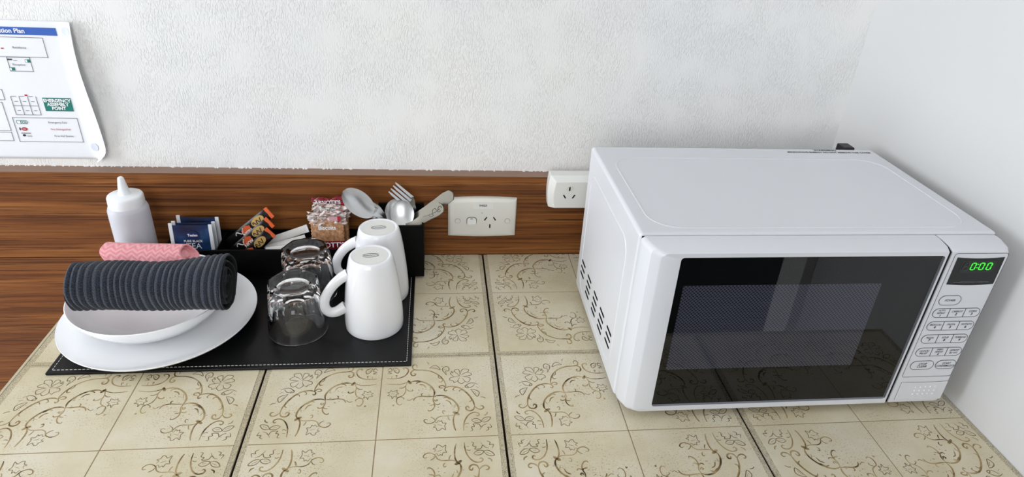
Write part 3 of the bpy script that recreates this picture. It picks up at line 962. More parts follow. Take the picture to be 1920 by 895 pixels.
def button(x0, x1, zc, cells, h_=.0128, name='button', fs=.0041):
    mb = MB(); mb.prism(stadium(x0 + .0004, x1 - .0004, zc - h_ / 2 + .0004, zc + h_ / 2 - .0004, 8), 'y', P0 - .0003, P0 + .0005)
    b0 = pp(mb, name, M['white_gloss'])
    mb = MB(); outline_ring(mb, stadium(x0, x1, zc - h_ / 2, zc + h_ / 2, 8), .00055, P0 - .0005, P0 + .0003)
    pp(mb, 'outline', M['line'], b0)
    n = len(cells); w = (x1 - x0) / n
    for k, lines in enumerate(cells):
        cx = x0 + w * (k + .5)
        if k:
            pp(MB().box(x0 + w * k - .00035, x0 + w * k + .00035, P0 - .0005, P0, zc - h_ / 2, zc + h_ / 2), 'divider', M['ink'], b0)
        nl = len(lines)
        for j, s_ in enumerate(lines):
            big = s_.isdigit()
            fz = fs * (1.12 if big else .92) if nl > 1 else fs
            zz = zc + (nl - 1) * .0019 * (1.05 if nl == 2 else .95) - j * .0038 * (1.05 if nl == 2 else .95)
            mtext(s_, fz * (.86 if nl == 3 else 1), cx, zz, M['ink'], b0, P0 - .0006, .00012 if big else .00004, 0.15, sx=1.1 if big else (0.8 if len(s_) > 6 else .95))
button(0.5095, 0.5372, 0.1747, [['POWER']], .0135)
button(0.5086, 0.5696, 0.1564, [['AUTO', 'REPEAT', '1'], ['CARROT', '2'], ['CORN', '3']])
button(0.5086, 0.5696, 0.1372, [['BROCCOLI', '4'], ['PASTA', '5'], ['POTATO', '6']])
button(0.5088, 0.5696, 0.1174, [['PIZZA', '7'], ['SOUP', '8'], ['PORRIDGE', '9']])
button(0.5092, 0.5702, 0.0970, [['CLOCK/', 'PRE-SET'], ['SPEED', 'DEFROST', '0'], ['DEFROST', 'BY WT']])
button(0.5097, 0.5406, 0.0760, [['STOP', 'CLEAR']], .0135, fs=.0052)
button(0.5438, 0.5710, 0.0762, [['START', 'CONFIRM/LOCK']], .0135, fs=.0046)
# door release button
mb = MB(); outl = [(0.5080, 0.0192)] + [(0.5080 + .0640 * k / 8, 0.0192 - .0006 * math.sin(math.pi * k / 8)) for k in range(1, 8)] + [(0.5720, 0.0192), (0.5716, 0.0485)] + [(0.5716 - .0636 * k / 8, 0.0485 - .001 * math.sin(math.pi * k / 8)) for k in range(1, 8)] + [(0.5080, 0.0485)]
mb.prism(outl, 'y', P0 - .0012, P0 + .0006)
rb = pp(mb, 'release_button', M['white_gloss'], bevel=.0006)
mb = MB(); outline_ring(mb, outl, .0006, P0 - .0003, P0 + .0003); pp(mb, 'button_gap', M['line'])
for j in range(3):
    for k in range(5):
        cx, cz = 0.5290 + k * .0068 + (0 if j != 1 else .0004), 0.0405 - j * .0058
        mb = MB(); mb.lathe([(.0009, 0), (.0007, .0006), (.0002, .0009)], 10)
        mb.v = [(cx + a, P0 - .0012 - c_, cz + b_) for a, b_, c_ in mb.v]
        pp(mb, 'grip_dot', M['white_ink'], rb)
# warning print on top
text('lettering', 'WARNING', .0075, (0.5 - .36, 0.1535 - .02, BZ1 + .0002), (1, 0, 0), (0, 1, 0), M['ink'], mw, 'CENTER', .0002)
text('lettering', 'MICROWAVE ENERGY DO NOT REMOVE THIS COVER', .0062, (0.503 - .36, 0.1452 - .02, BZ1 + .0002), (1, 0, 0), (0, 1, 0), M['ink'], mw, 'CENTER', .0002, sx=.88)

# ------------------------------------------------------------------ power outlet and adaptor block
outlet = empty('power_outlet', (-0.0033, YP, 0.0766))
tag(outlet, 'cream wall power outlet with single rocker switch on the wood panel', 'outlet')
def arch(x0, x1, z0, z1, bow, n=14):
    pts = [(x0 + (x1 - x0) * k / n, z0 - bow * math.sin(math.pi * k / n)) for k in range(n + 1)]
    pts += [(x1 - (x1 - x0) * k / n, z1 + bow * math.sin(math.pi * k / n)) for k in range(n + 1)]
    return pts
mb = MB()
a_ = arch(-.0575, .0575, -.0345, .0345, .0022)
def sc(k, y):
    return [(p * k, y, q * k) for p, q in a_]
mb.loft([sc(1, 0), sc(1, -.005), sc(.985, -.0075), sc(.93, -.0095), sc(.8, -.0105)], True, True, True)
mb.build('cover_plate', M['switch_plastic'], outlet, smooth=True, angle=50)
FO = -.0107
def obox(name, x, z, w, h_, rot, m, y0=FO - .0003, y1=FO + .002, parent=outlet):
    c_, s_ = math.cos(rot), math.sin(rot)
    mb = MB(); mb.prism([(x + c_ * a - s_ * b_, z + s_ * a + c_ * b_) for a, b_ in ((-w / 2, -h_ / 2), (w / 2, -h_ / 2), (w / 2, h_ / 2), (-w / 2, h_ / 2))], 'y', y0, y1)
    return mb.build(name, M[m], parent)
obox('pin_slot', .0055, -.0005, .0018, .0072, -math.radians(32), 'slot'); obox('pin_slot', .0205, -.0005, .0018, .0072, math.radians(32), 'slot'); obox('pin_slot', .0130, -.0145, .0020, .0070, 0, 'slot')
for x in (-.0415, .0425):
    mb = MB(); mb.prism([(x + .0045 * math.cos(a), -.0045 + .0045 * math.sin(a)) for a in [k * math.pi / 12 for k in range(24)]], 'y', FO - .0002, FO + .003)
    sc_ = mb.build('screw_cap', M['grey_ink'], outlet)
    mb = MB(); mb.prism([(x + .0040 * math.cos(a), -.0045 + .0040 * math.sin(a)) for a in [k * math.pi / 12 for k in range(24)]], 'y', FO - .0006, FO + .001)
    mb.build('cap_face', M['switch_plastic'], sc_)
mb = MB(); mb.prism(stadium(-.0266, -.0094, -.0124, .0026, 8, .0055), 'y', FO - .0002, FO + .003); sw = mb.build('switch_surround', M['ink'], outlet)
mb = MB(); o_ = stadium(-.0258, -.0102, -.0116, .0018, 8, .0050)
mb.loft([[(p, FO + .001, q) for p, q in o_], [(p, FO - .0012 - .0016 * (1 if q < -.004 else 0), q) for p, q in o_]], True, True, True)
rk = mb.build('rocker', M['white_plastic'], sw)
obox('rocker_mark', -.018, .0000, .0045, .0011, 0, 'ink', FO - .0016, FO - .001, parent=sw)
lb = obox('number_label', .0006, .0245, .034, .0125, 0, 'white_plastic', FO - .0001, FO + .004)
text('lettering', 'IN023', .0050, (.0006, FO - .0004, .0243), (1, 0, 0), (0, 0, 1), M['ink'], outlet, 'CENTER', .0001)
obox('indicator_pin', -.0008, .0105, .0012, .0012, 0, 'grey_ink', FO - .0003)

ad = empty('power_adaptor_block', (0.165, YP, 0.1325))
tag(ad, 'white plastic power adaptor block half hidden behind the microwave', 'power adaptor')
mb = MB()
def adr(x0, z0, z1, y, bow):
    n = 8
    left = [(x0 - bow * math.sin(math.pi * k / n), z1 + (z0 - z1) * k / n) for k in range(n + 1)]
    return [(p, y, q) for p, q in left] + [(.055, y, z0), (.055, y, z1)]
mb.loft([adr(-.060, -.0285, .0285, 0, .002), adr(-.060, -.0285, .0285, -.020, .003), adr(-.051, -.0268, .0205, -.0295, .003)], True, True, True)
mb.build('housing', M['white_plastic'], ad, bevel=.0012, bseg=2, angle=25)
rc = MB(); rc.prism([(-.028 + .0065 * math.cos(a), .0085 + .0052 * math.sin(a)) for a in [k * math.pi / 12 for k in range(24)]], 'y', -.0299, -.028); rc.build('earth_recess', M['switch_plastic'], ad)
obox('pin_slot', -.028, .0085, .0022, .0068, 0, 'slot', -.0302, -.028, ad)
obox('pin_slot', -.0355, -.0055, .0020, .0072, math.radians(32), 'slot', -.0299, -.028, ad); obox('pin_slot', -.0205, -.0055, .0020, .0072, -math.radians(32), 'slot', -.0299, -.028, ad)

# ------------------------------------------------------------------ leather mat and organiser
ZM = 0.0040
mat_o = empty('leather_mat', (-0.345, 0.12, 0)); tag(mat_o, 'black leatherette tray mat with white stitched border on the tiles', 'mat')
ML, MR_, MF, MK = -0.5755, -0.1150, -0.0225, 0.2660
def rel(mb, o):
    l = o.location
    mb.v = [(a - l.x, b_ - l.y, c_ - l.z) for a, b_, c_ in mb.v]
    return mb
rel(MB().box(ML, MR_, MF, MK, 0.0002, ZM), mat_o).build('pad', M['leather'], mat_o, bevel=.0014, bseg=3)
def stitches(p, q, n, name):
    p, q = Vector(p), Vector(q); d = q - p; u = d.normalized(); nn = Vector((-u.y, u.x, 0))
    mb = MB()
    L = d.length / n
    for k in range(n):
        a = p + u * (k * L + L * .14); b_ = p + u * (k * L + L * .82)
        mb.tube([a, (a + b_) / 2 + Vector((0, 0, .0002)), b_], [.0003, .0005, .0003], 5)
    o = rel(mb, mat_o).build(name, M['white_thread'], mat_o); o['kind'] = 'stuff'
i_ = .0062
stitches((ML + i_, MF + i_, ZM + .0001), (MR_ - i_, MF + i_, ZM + .0001), 88, 'stitching')
stitches((MR_ - i_, MF + i_, ZM + .0001), (MR_ - i_, 0.195, ZM + .0001), 42, 'stitching')
stitches((ML + i_, MF + i_, ZM + .0001), (ML + i_, 0.26, ZM + .0001), 54, 'stitching')

cad = empty('beverage_organiser', (-0.30, 0.23, ZM)); tag(cad, 'black leatherette organiser box with compartments standing on the mat', 'organiser')
CX0, CX1, CY0, CY1, H1, H2, X2 = -0.4995, -0.1005, 0.1965, 0.2665, 0.0560, 0.0985, -0.1745
def cb(name, *a):
    return rel(MB().box(*a), cad).build(name, M['leather_matt'], cad, bevel=.0009, bseg=2)
cb('bottom', CX0, CX1, CY0, CY1, ZM + .0001, ZM + .003)
cb('front_wall', CX0, X2, CY0, CY0 + .003, ZM + .003, H1)
cb('back_wall', CX0, X2, CY1 - .003, CY1, ZM + .003, H1)
cb('side_wall', CX0, CX0 + .003, CY0 + .003, CY1 - .003, ZM + .003, H1)
for x in (-0.4220, -0.3640, -0.2880):
    cb('divider', x, x + .0022, CY0 + .003, CY1 - .003, ZM + .003, H1 - .004)
cb('cutlery_box_front', X2, CX1, CY0, CY0 + .003, ZM + .003, H2)
cb('cutlery_box_back', X2, CX1, CY1 - .0065, CY1 - .0035, ZM + .003, H2 + .008)
cb('cutlery_box_side', X2, X2 + .003, CY0 + .003, CY1 - .0065, ZM + .003, H2)
cb('cutlery_box_side', CX1 - .003, CX1, CY0 + .003, CY1 - .0065, ZM + .003, H2)

# ------------------------------------------------------------------ mugs
def make_mug(name, x, y, rz, label):
    root = empty(name, (x, y, ZM), (0, 0, rz)); tag(root, label, 'mug', 'upturned white mugs on the mat')
    # stands upside down: rim at z = 0, foot at z = 0.1165
    H = 0.1165
    prof = [(.0385, 0.0012), (.0393, 0.0), (.0407, .0004), (.0413, .0018), (.0416, .010), (.0413, .024), (.0402, .040), (.0384, .060), (.0358, .082), (.0334, .098), (.0312, .109), (.0296, .1145), (.0280, H - .0003), (.0268, H), (.0256, H - .0007), (.0240, H - .0011), (.010, H - .0012), (0.0, H - .0012)]
    mb = MB(); mb.lathe(prof, 64)
    inner = [(.0385, .0012), (.0378, .02), (.0362, .05), (.033, .085), (.028, .105), (.018, .110), (0, .1105)]
    mb.lathe(inner, 64)
    mb.build('body', M['ceramic'], root, smooth=True, angle=60)
    # handle: leaves high on the foot side, bows out, comes back near the rim
    path = smoothline([(-.0325, 0, .090), (-.0420, 0, .0855), (-.0545, 0, .0745), (-.0650, 0, .058), (-.0675, 0, .0430), (-.0620, 0, .0325), (-.0520, 0, .0310), (-.0390, 0, .0375)], 6)
    n = len(path)
    radii = [.0070 + .0020 * abs(2 * i / (n - 1) - 1) ** 2.5 for i in range(n)]
    mb = MB(); mb.tube(path, [r_ * 1.0 for r_ in radii], 14, False, 0.8, up=(0, 1, 0))
    # tube(): 'flat' acts along the in-plane normal
    mb.build('handle', M['ceramic'], root, smooth=True, angle=80)
    mb = MB(); mb.lathe([(0, H - .0012), (.0238, H - .0011), (.0238, H - .0009), (0, H - .0010)], 40); mb.build('foot_base', M['ceramic_base'], root, smooth=True)
    mb = MB()
    for a0, a1 in ((0.25, 2.9), (3.4, 6.0)):
        mb.tube([(.0112 * math.cos(a), .0046 * math.sin(a), H - .0008) for a in [a0 + (a1 - a0) * k / 16 for k in range(17)]], .00032, 5)
    mb.tube([(-.0095 + .019 * k / 14, .0007 * math.sin(k * 2.2), H - .0008) for k in range(15)], .0003, 5)
    mk = mb.build('maker_mark', M['ink'], root); mk['kind'] = 'stuff'
    mk.rotation_euler.z = -rz + .12
    return root
make_mug('mug', -0.1705, 0.0712, math.radians(14), 'white mug standing upside down at the front, nearest the mat edge')
make_mug('mug', -0.1655, 0.1520, math.radians(-6), 'white mug standing upside down behind another mug, beside the cutlery')

# ------------------------------------------------------------------ tumblers
def make_glass(name, x, y, rz, label):
    H = 0.0800
    SEG = 96
    def ring(r, z, oct_):
        out = []
        for k in range(SEG):
            a = 2 * math.pi * k / SEG
            ro = r
            if oct_ > 0:
                p = ((a + math.pi / 8) % (math.pi / 4)) - math.pi / 8
                ro = r * ((1 - oct_) + oct_ * math.cos(math.pi / 8) / math.cos(p) * 1.035)
            out.append((ro * math.cos(a), ro * math.sin(a), z))
        return out
    rings = [ring(.0394, .0012, 0), ring(.0397, .0004, 0), ring(.0403, 0.0, 0), ring(.0409, .0003, 0), ring(.0413, .0011, 0), ring(.0412, .003, 0), ring(.0409, .008, 0), ring(.0402, .018, 0), ring(.0396, .024, .15), ring(.0390, .030, .55), ring(.0384, .038, .9), ring(.0374, .052, 1), ring(.0362, .066, 1), ring(.0352, .0745, 1), ring(.0340, .0782, .95), ring(.0318, .0798, .8), ring(.0285, H, .3), ring(.0255, .0796, 0), ring(.0235, .0786, 0), ring(.0215, .0778, 0), ring(.012, .0768, 0), ring(.0015, .0765, 0)]
    inner = [ring(.0012, .0640, 0), ring(.016, .0640, 0), ring(.0245, .0622, 0), ring(.0285, .058, 0), ring(.0315, .050, 0), ring(.0345, .034, 0), ring(.0372, .018, 0), ring(.0389, .006, 0), ring(.0394, .0012, 0)]
    mb = MB(); mb.loft(rings, True, False, True)
    mb.loft(inner, True, True, False)
    root = mb.build(name, M['glass'], None, smooth=True, angle=24)
    import bmesh
    bm = bmesh.new(); bm.from_mesh(root.data)
    bmesh.ops.remove_doubles(bm, verts=bm.verts, dist=1e-6)
    bmesh.ops.recalc_face_normals(bm, faces=bm.faces)
    bm.to_mesh(root.data); bm.free()
    root.location = (x, y, ZM); root.rotation_euler.z = rz
    tag(root, label, 'glass', 'upturned tumblers on the mat')
make_glass('tumbler', -0.2770, 0.0629, math.radians(12), 'clear faceted glass tumbler upside down at the front of the mat')
make_glass('tumbler', -0.2755, 0.1540, math.radians(20), 'clear faceted glass tumbler upside down nearer the sugar sticks')

# ------------------------------------------------------------------ plate, bowl
mb = MB()
mb.lathe([(0, .0035), (.060, .0036), (.082, .0050), (.100, .0100), (.116, .0165), (.1245, .0205), (.1268, .0218), (.1272, .0208), (.1262, .0190), (.116, .0130), (.100, .0062), (.084, .0012), (.078, .0), (.072, .0), (.068, .0014), (0, .0014)], 96)
dp = mb.build('dinner_plate', M['tableware'], None, smooth=True, angle=50)
dp.location = (-0.4655, 0.0805, ZM)
tag(dp, 'large white dinner plate on the mat under the bowl', 'plate')
mb = MB()
mb.lathe([(0, .0048), (.040, .0052), (.062, .0085), (.082, .0200), (.096, .0350), (.1022, .0438), (.1036, .0448), (.1046, .0440), (.1040, .0415), (.098, .0310), (.084, .0150), (.064, .0042), (.047, .0008), (.044, 0), (.040, 0), (.038, .0016), (0, .0018)], 96)
bw = mb.build('pasta_bowl', M['tableware'], None, smooth=True, angle=50)
bw.location = (-0.4785, 0.0940, ZM + .0037)
tag(bw, 'shallow white bowl on the plate, filled with rolled cloths', 'bowl')

# ------------------------------------------------------------------ rolled charcoal towel
def make_towel():
    A = Vector((-0.5460, 0.0465, 0.0880)); B = Vector((-0.3560, 0.0490, 0.0910))
    NA, NT_ = 420, 84
    turns = 3.6
    th = 0.0030
    ax = (B - A).normalized()
    side = Vector((-ax.y, ax.x, 0)).normalized()
    up = Vector((0, 0, 1))
    NS = int(NT_ * turns)
    L = (B - A).length
    ribs = 23
    def spine(s):
        p = A + (B - A) * s
        p = p + up * (-.0035 * math.sin(math.pi * s) ** 2) + side * (.0015 * math.sin(5 * s))
        return p
    def rad(s):
        return 0.0365 + 0.0045 * s + .0012 * math.sin(6.3 * s + 1)
    mb = MB()
    uvs = []
    def surf(outer):
        vs = []
        for i in range(NA + 1):
            s = i / NA
            R = rad(s)
            for j in range(NS + 1):
                u = j / NS                       # 0 inner end, 1 free outer edge
                ang = turns * 2 * math.pi * (u - 1) - 2.1   # outer edge ends low at the front
                r = R * (0.20 + 0.80 * u ** 0.85)
                last = max(0.0, (u - 1 + 1.02 / turns) * turns)   # on the outermost turn
                ph = s * ribs + .30 * math.sin(2.2 * s + ang * 1.1) + .22 * math.sin(19 * s) + .06 * math.sin(ang * 3 + 9 * s)
                rib = abs(math.sin(math.pi * ph)) ** 0.55
                fine = 0.5 + 0.5 * math.cos(2 * math.pi * ph * 2)
                amp = (0.0030 * (rib - 1) + .0003 * fine) if outer else 0.0
                wob = .0010 * math.sin(ang * 2 + 3 * s) + .0008 * math.sin(ang * 5 + 11 * s)
                rr = r + wob + (amp if outer else -th)
                # slight flattening at the bottom, crumple toward the axis inside
                cz, cy = math.sin(ang) * rr, math.cos(ang) * rr
                if cz < 0:
                    cz *= 0.93
                e = 0.0
                if i > NA - 8:
                    e = .0012 * math.sin(ang * 1.3) + .0005 * math.sin(ang * 3.1)
                end = 0.0
                if u > 0.975 and s > .9:
                    end = 0.0
                p = spine(s) - side * cy + up * cz + ax * (e * (1 if i > NA - 8 else 0) + end)
                vs.append(p)
                uvs.append((s * L, ang * R))
        return vs
    o1 = surf(True); o2 = surf(False)
    n = NS + 1
    f1 = [(i * n + j, i * n + j + 1, (i + 1) * n + j + 1, (i + 1) * n + j) for i in range(NA) for j in range(NS)]
    off = len(o1)
    f2 = [tuple(off + k for k in reversed(f)) for f in f1]
    edge = []
    for i in (0, NA):
        edge += [(i * n + j, i * n + j + 1, off + i * n + j + 1, off + i * n + j) for j in range(NS)]
    for j in (0, NS):
        edge += [(i * n + j, (i + 1) * n + j, off + (i + 1) * n + j, off + i * n + j) for i in range(NA)]
    mb.add(o1 + o2, f1, 0)
    mb.f += f2 + edge; mb.mi += [1] * len(f2) + [1] * len(edge)
    o = mb.build('rolled_towel', [M['towel'], M['towel_inner']], None, smooth=True, angle=70)
    uvl = o.data.uv_layers.new(name='UVMap')
    for lp in o.data.loops:
        uvl.data[lp.index].uv = uvs[lp.vertex_index]
    tag(o, 'charcoal ribbed towel rolled up and laid across the white bowl', 'towel')
    return o
make_towel()

# ------------------------------------------------------------------ folded pink cloth
def make_pink():
    A = Vector((-0.5560, 0.1620, 0.0735)); B = Vector((-0.4420, 0.1560, 0.0740))
    ax = (B - A).normalized(); side = Vector((-ax.y, ax.x, 0)); up = Vector((0, 0, 1))
    NA, NS = 60, 40
    vs, uvs = [], []
    for i in range(NA + 1):
        s = i / NA
        c = A + (B - A) * s + up * (-.0025 * math.sin(math.pi * s))
        w = .0185 - .0010 * math.sin(7 * s); h_ = .0125 + .0015 * math.sin(4 * s)
        k = 1.0 if i < NA else 1.0
        for j in range(NS):
            a = 2 * math.pi * j / NS
            ca, sa = math.cos(a), math.sin(a)
            px = w * math.copysign(abs(ca) ** .7, ca) * k
            pz = h_ * math.copysign(abs(sa) ** .75, sa) * k
            skew = .010 * (s - .5) * 2 * (-pz / h_) if s > .5 else -.006 * (pz / h_) * (0.5 - s) * 2
            vs.append(c - side * px + up * pz + ax * skew)
            uvs.append((s * .115, a * .016))
    fs = [(i * NS + j, i * NS + (j + 1) % NS, (i + 1) * NS + (j + 1) % NS, (i + 1) * NS + j) for i in range(NA) for j in range(NS)]
    # folded ends: concentric layers stepping inward
    mb = MB(); mb.add(vs, fs)
    for base, sg in ((0, -1), (NA * NS, 1)):
        ring0 = [Vector(p) for p in vs[base:base + NS]]
        cen = sum(ring0, Vector()) / NS
        rings = [ring0]
        for k, dep in ((.86, .0), (.80, -.006), (.62, -.003), (.52, -.008), (.3, -.004), (.1, -.006)):
            rings.append([cen + (p - cen) * k + ax * (sg * dep) for p in ring0])
        o0 = len(mb.v)
        mb.loft(rings, True, False, True)
        uvs += [(0, 0)] * (len(mb.v) - o0)
    o = mb.build('pink_cloth', M['pink'], None, smooth=True, angle=60)
    uvl = o.data.uv_layers.new(name='UVMap')
    for lp in o.data.loops:
        uvl.data[lp.index].uv = uvs[lp.vertex_index]
    tag(o, 'folded pink cleaning cloth lying in the bowl behind the towel', 'cloth')
make_pink()

# ------------------------------------------------------------------ squeeze bottle
bt = empty('squeeze_bottle', (-0.5500, 0.2360, ZM)); tag(bt, 'translucent white plastic squeeze bottle with pointed nozzle behind the bowl', 'bottle')
mb = MB(); mb.lathe([(0, 0), (.026, 0), (.0283, .003), (.0288, .010), (.0288, .095), (.0286, .105), (.0270, .1100), (.0240, .1125), (.0228, .113), (0, .113)], 56); mb.build('bottle_body', M['bottle'], bt, smooth=True)
mb = MB(); mb.lathe([(.0252, .1105), (.0256, .1130), (.0252, .1255), (.0240, .1280), (.0225, .1288), (.009, .1295), (.0088, .1300), (.0080, .133), (.0052, .150), (.0042, .1555), (.0030, .1570), (0, .1575)], 48); mb.build('nozzle_cap', M['bottle_cap'], bt, smooth=True, angle=40)

# ------------------------------------------------------------------ tea bags
def make_tea(name, x, y, z, lean, rz, label, front):
    root = empty(name, (x, y, z), (lean, 0, rz)); tag(root, label, 'tea bag', 'tea sachets in the organiser')
    W, H, D = .0565, .068, .0022
    mb = MB(); NXX, NZZ = 14, 14
    for sg in (-1, 1):
        vs = []
        for j in range(NZZ + 1):
            for i in range(NXX + 1):
                u, v_ = i / NXX, j / NZZ
                bul = (math.sin(math.pi * u) * math.sin(math.pi * v_)) ** .5 if 0 < u < 1 and 0 < v_ < 1 else 0
                vs.append(((u - .5) * W, sg * (.0002 + D * bul * .8), v_ * H))
        mb.add(vs, [(j * (NXX + 1) + i, j * (NXX + 1) + i + 1, (j + 1) * (NXX + 1) + i + 1, (j + 1) * (NXX + 1) + i) for j in range(NZZ) for i in range(NXX)])
    mb.build('envelope', M['tea'], root, smooth=True, angle=60)
    for sg in (-1, 1):
        cx = sg * (W / 2 + .0012)
        MB().box(cx - .0028, cx + .0028, -.0011, .0011, .001, H + .0022 - .001 * sg).build('crimped_tab', M['tab_white'], root, bevel=.0004)
    if front:
        yy = -D * .8 - .0009
        mb = MB(); mb.prism([(.002 + .0095 * math.cos(a), .0520 + .0066 * math.sin(a)) for a in [k * math.pi / 14 for k in range(28)]], 'y', yy + .0001, yy + .0008); ov = mb.build('oval_emblem', M['oval_navy'], root)
        text('lettering', 'Tealen', .0056, (.002, yy - .0001, .0520), (1, 0, 0), (0, 0, 1), M['white_ink'], ov, 'CENTER', .00015)
        text('lettering', 'PURE BLACK', .0050, (.002, yy - .0001, .0420), (1, 0, 0), (0, 0, 1), M['white_ink'], root, 'CENTER', .0001)
        text('lettering', 'TEA', .0130, (.002, yy - .0001, .0335), (1, 0, 0), (0, 0, 1), M['white_ink'], root, 'CENTER', .00005)
make_tea('tea_bag', -0.4605, 0.2185, 0.0170, math.radians(-6), 0, 'dark blue black-tea sachet with white lettering, front of three', True)
make_tea('tea_bag', -0.4585, 0.2290, 0.0165, math.radians(-5), math.radians(2), 'dark blue tea sachet, middle one of three between its neighbours', False)
make_tea('tea_bag', -0.4560, 0.2420, 0.0190, math.radians(-5), math.radians(-2), 'dark blue tea sachet standing rearmost of three against the panel', False)

# ------------------------------------------------------------------ coffee sticks (lean to the right)
def frame_empty(name, p, xd, nd):
    X = Vector(xd).normalized(); N = Vector(nd); N = (N - X * N.dot(X)).normalized(); Z_ = X.cross(N).normalized()
    # local x = long axis, local -y = face towards the viewer
    mx_ = Matrix(((X.x, -N.x, -Z_.x, p[0]), (X.y, -N.y, -Z_.y, p[1]), (X.z, -N.z, -Z_.z, p[2]), (0, 0, 0, 1)))
    o = empty(name); o.matrix_world = mx_
    return o
VIEW = Vector((0.25, -0.78, 0.45))
def packet(root, L, W, D, m, name):
    mb = MB(); NI, NJ = 20, 8
    for sg in (-1, 1):
        vs = []
        for i in range(NI + 1):
            for j in range(NJ + 1):
                u, v_ = i / NI, j / NJ
                b_ = min(1, 8 * u, 8 * (1 - u)) * (math.sin(math.pi * v_) if 0 < v_ < 1 else 0) ** .6
                vs.append((u * L, sg * (.0002 + D * b_ * .5), (v_ - .5) * W))
        mb.add(vs, [(i * (NJ + 1) + j, (i + 1) * (NJ + 1) + j, (i + 1) * (NJ + 1) + j + 1, i * (NJ + 1) + j + 1) for i in range(NI) for j in range(NJ)])
    return mb.build(name, m, root, smooth=True, angle=60)
def oval(root, cx, cz, rx, rz_, m, name, y, parent=None):
    mb = MB(); mb.prism([(cx + rx * math.cos(a), cz + rz_ * math.sin(a)) for a in [k * math.pi / 12 for k in range(24)]], 'y', y, y + .0004)
    return mb.build(name, m, parent or root)
def make_coffee(p, ang, yaw, label, L=.098, W=.019):
    d = Vector((math.cos(ang), math.sin(yaw), math.sin(ang)))
    root = frame_empty('coffee_stick', p, d, VIEW); tag(root, label, 'coffee sachet', 'coffee sticks in the organiser')
    D = .0042
    packet(root, L, W, D, M['foil_black'], 'wrapper')
    y = -D * .5 - .0008
    MB().box(L - .006, L, -.0011, .0011, -W / 2 - .0002, W / 2 + .0002).build('tear_tip', M['orange'], root, bevel=.0003)
    ov = oval(root, L - .026, .001, .0125, .0068, M['tan'], 'cup_print', y)
    mb = MB(); mb.tube([(L - .036 + .0013 * k, y - .0002, .0035 * math.sin(k * 1.1)) for k in range(14)], .0007, 5); sq = mb.build('print_swirl', M['foil_black'], ov); sq['kind'] = 'stuff'
    mb = MB(); mb.prism([(L - .062, -.004), (L - .046, -.006), (L - .042, .003), (L - .050, .0075), (L - .060, .004)], 'y', y, y + .0005); mb.build('print_patch', M['orange'], root)
    text('lettering', 'NOV', .0085, (L - .052, y - .0003, -.0045), (1, 0, 0), (0, 0, 1), M['white_ink'], root, 'CENTER', .0002)
    mb = MB(); mb.tube([(L - .072 + .0016 * k, y - .0001, .003 + .0035 * math.sin(k * .7)) for k in range(12)], .0008, 5); sq = mb.build('print_line', M['tab_white'], root); sq['kind'] = 'stuff'
make_coffee((-0.4155, 0.2400, 0.0395), math.radians(40), -.03, 'black coffee stick with orange tip, topmost and longest in its bunch')
make_coffee((-0.4070, 0.2310, 0.0290), math.radians(42), -.02, 'black coffee stick with orange tip, middle one of its bunch', .090)
make_coffee((-0.3950, 0.2200, 0.0180), math.radians(46), -.02, 'black coffee stick with red tip, lowest and nearest the sugar', .082)

# ------------------------------------------------------------------ sugar sticks
def make_sugar(p, ang, yaw, label, L=.092):
    d = Vector((math.cos(ang), yaw, math.sin(ang)))
    root = frame_empty('sugar_stick', p, d, VIEW); tag(root, label, 'sugar stick', 'sugar sticks in the organiser')
    packet(root, L, .0125, .0034, M['sugar'], 'paper_sleeve')
    for a, b_ in ((0, .004), (L - .004, L)):
        mb = MB(); mb.box(a, b_, -.0008, .0008, -.0064, .0064); mb.build('crimped_end', M['tab_white'], root)
make_sugar((-0.3600, 0.2420, 0.0420), math.radians(22), -.04, 'white paper sugar stick, topmost of the leaning bunch', .080)
make_sugar((-0.3560, 0.2330, 0.0360), math.radians(18), -.03, 'white paper sugar stick, second from the top of its bunch', .070)
make_sugar((-0.3520, 0.2240, 0.0400), math.radians(15), -.02, 'white paper sugar stick, third down in the leaning bunch', .064)
make_sugar((-0.3490, 0.2140, 0.0440), math.radians(7), -.02, 'white paper sugar stick, lowest of the bunch against the organiser lip', .058)

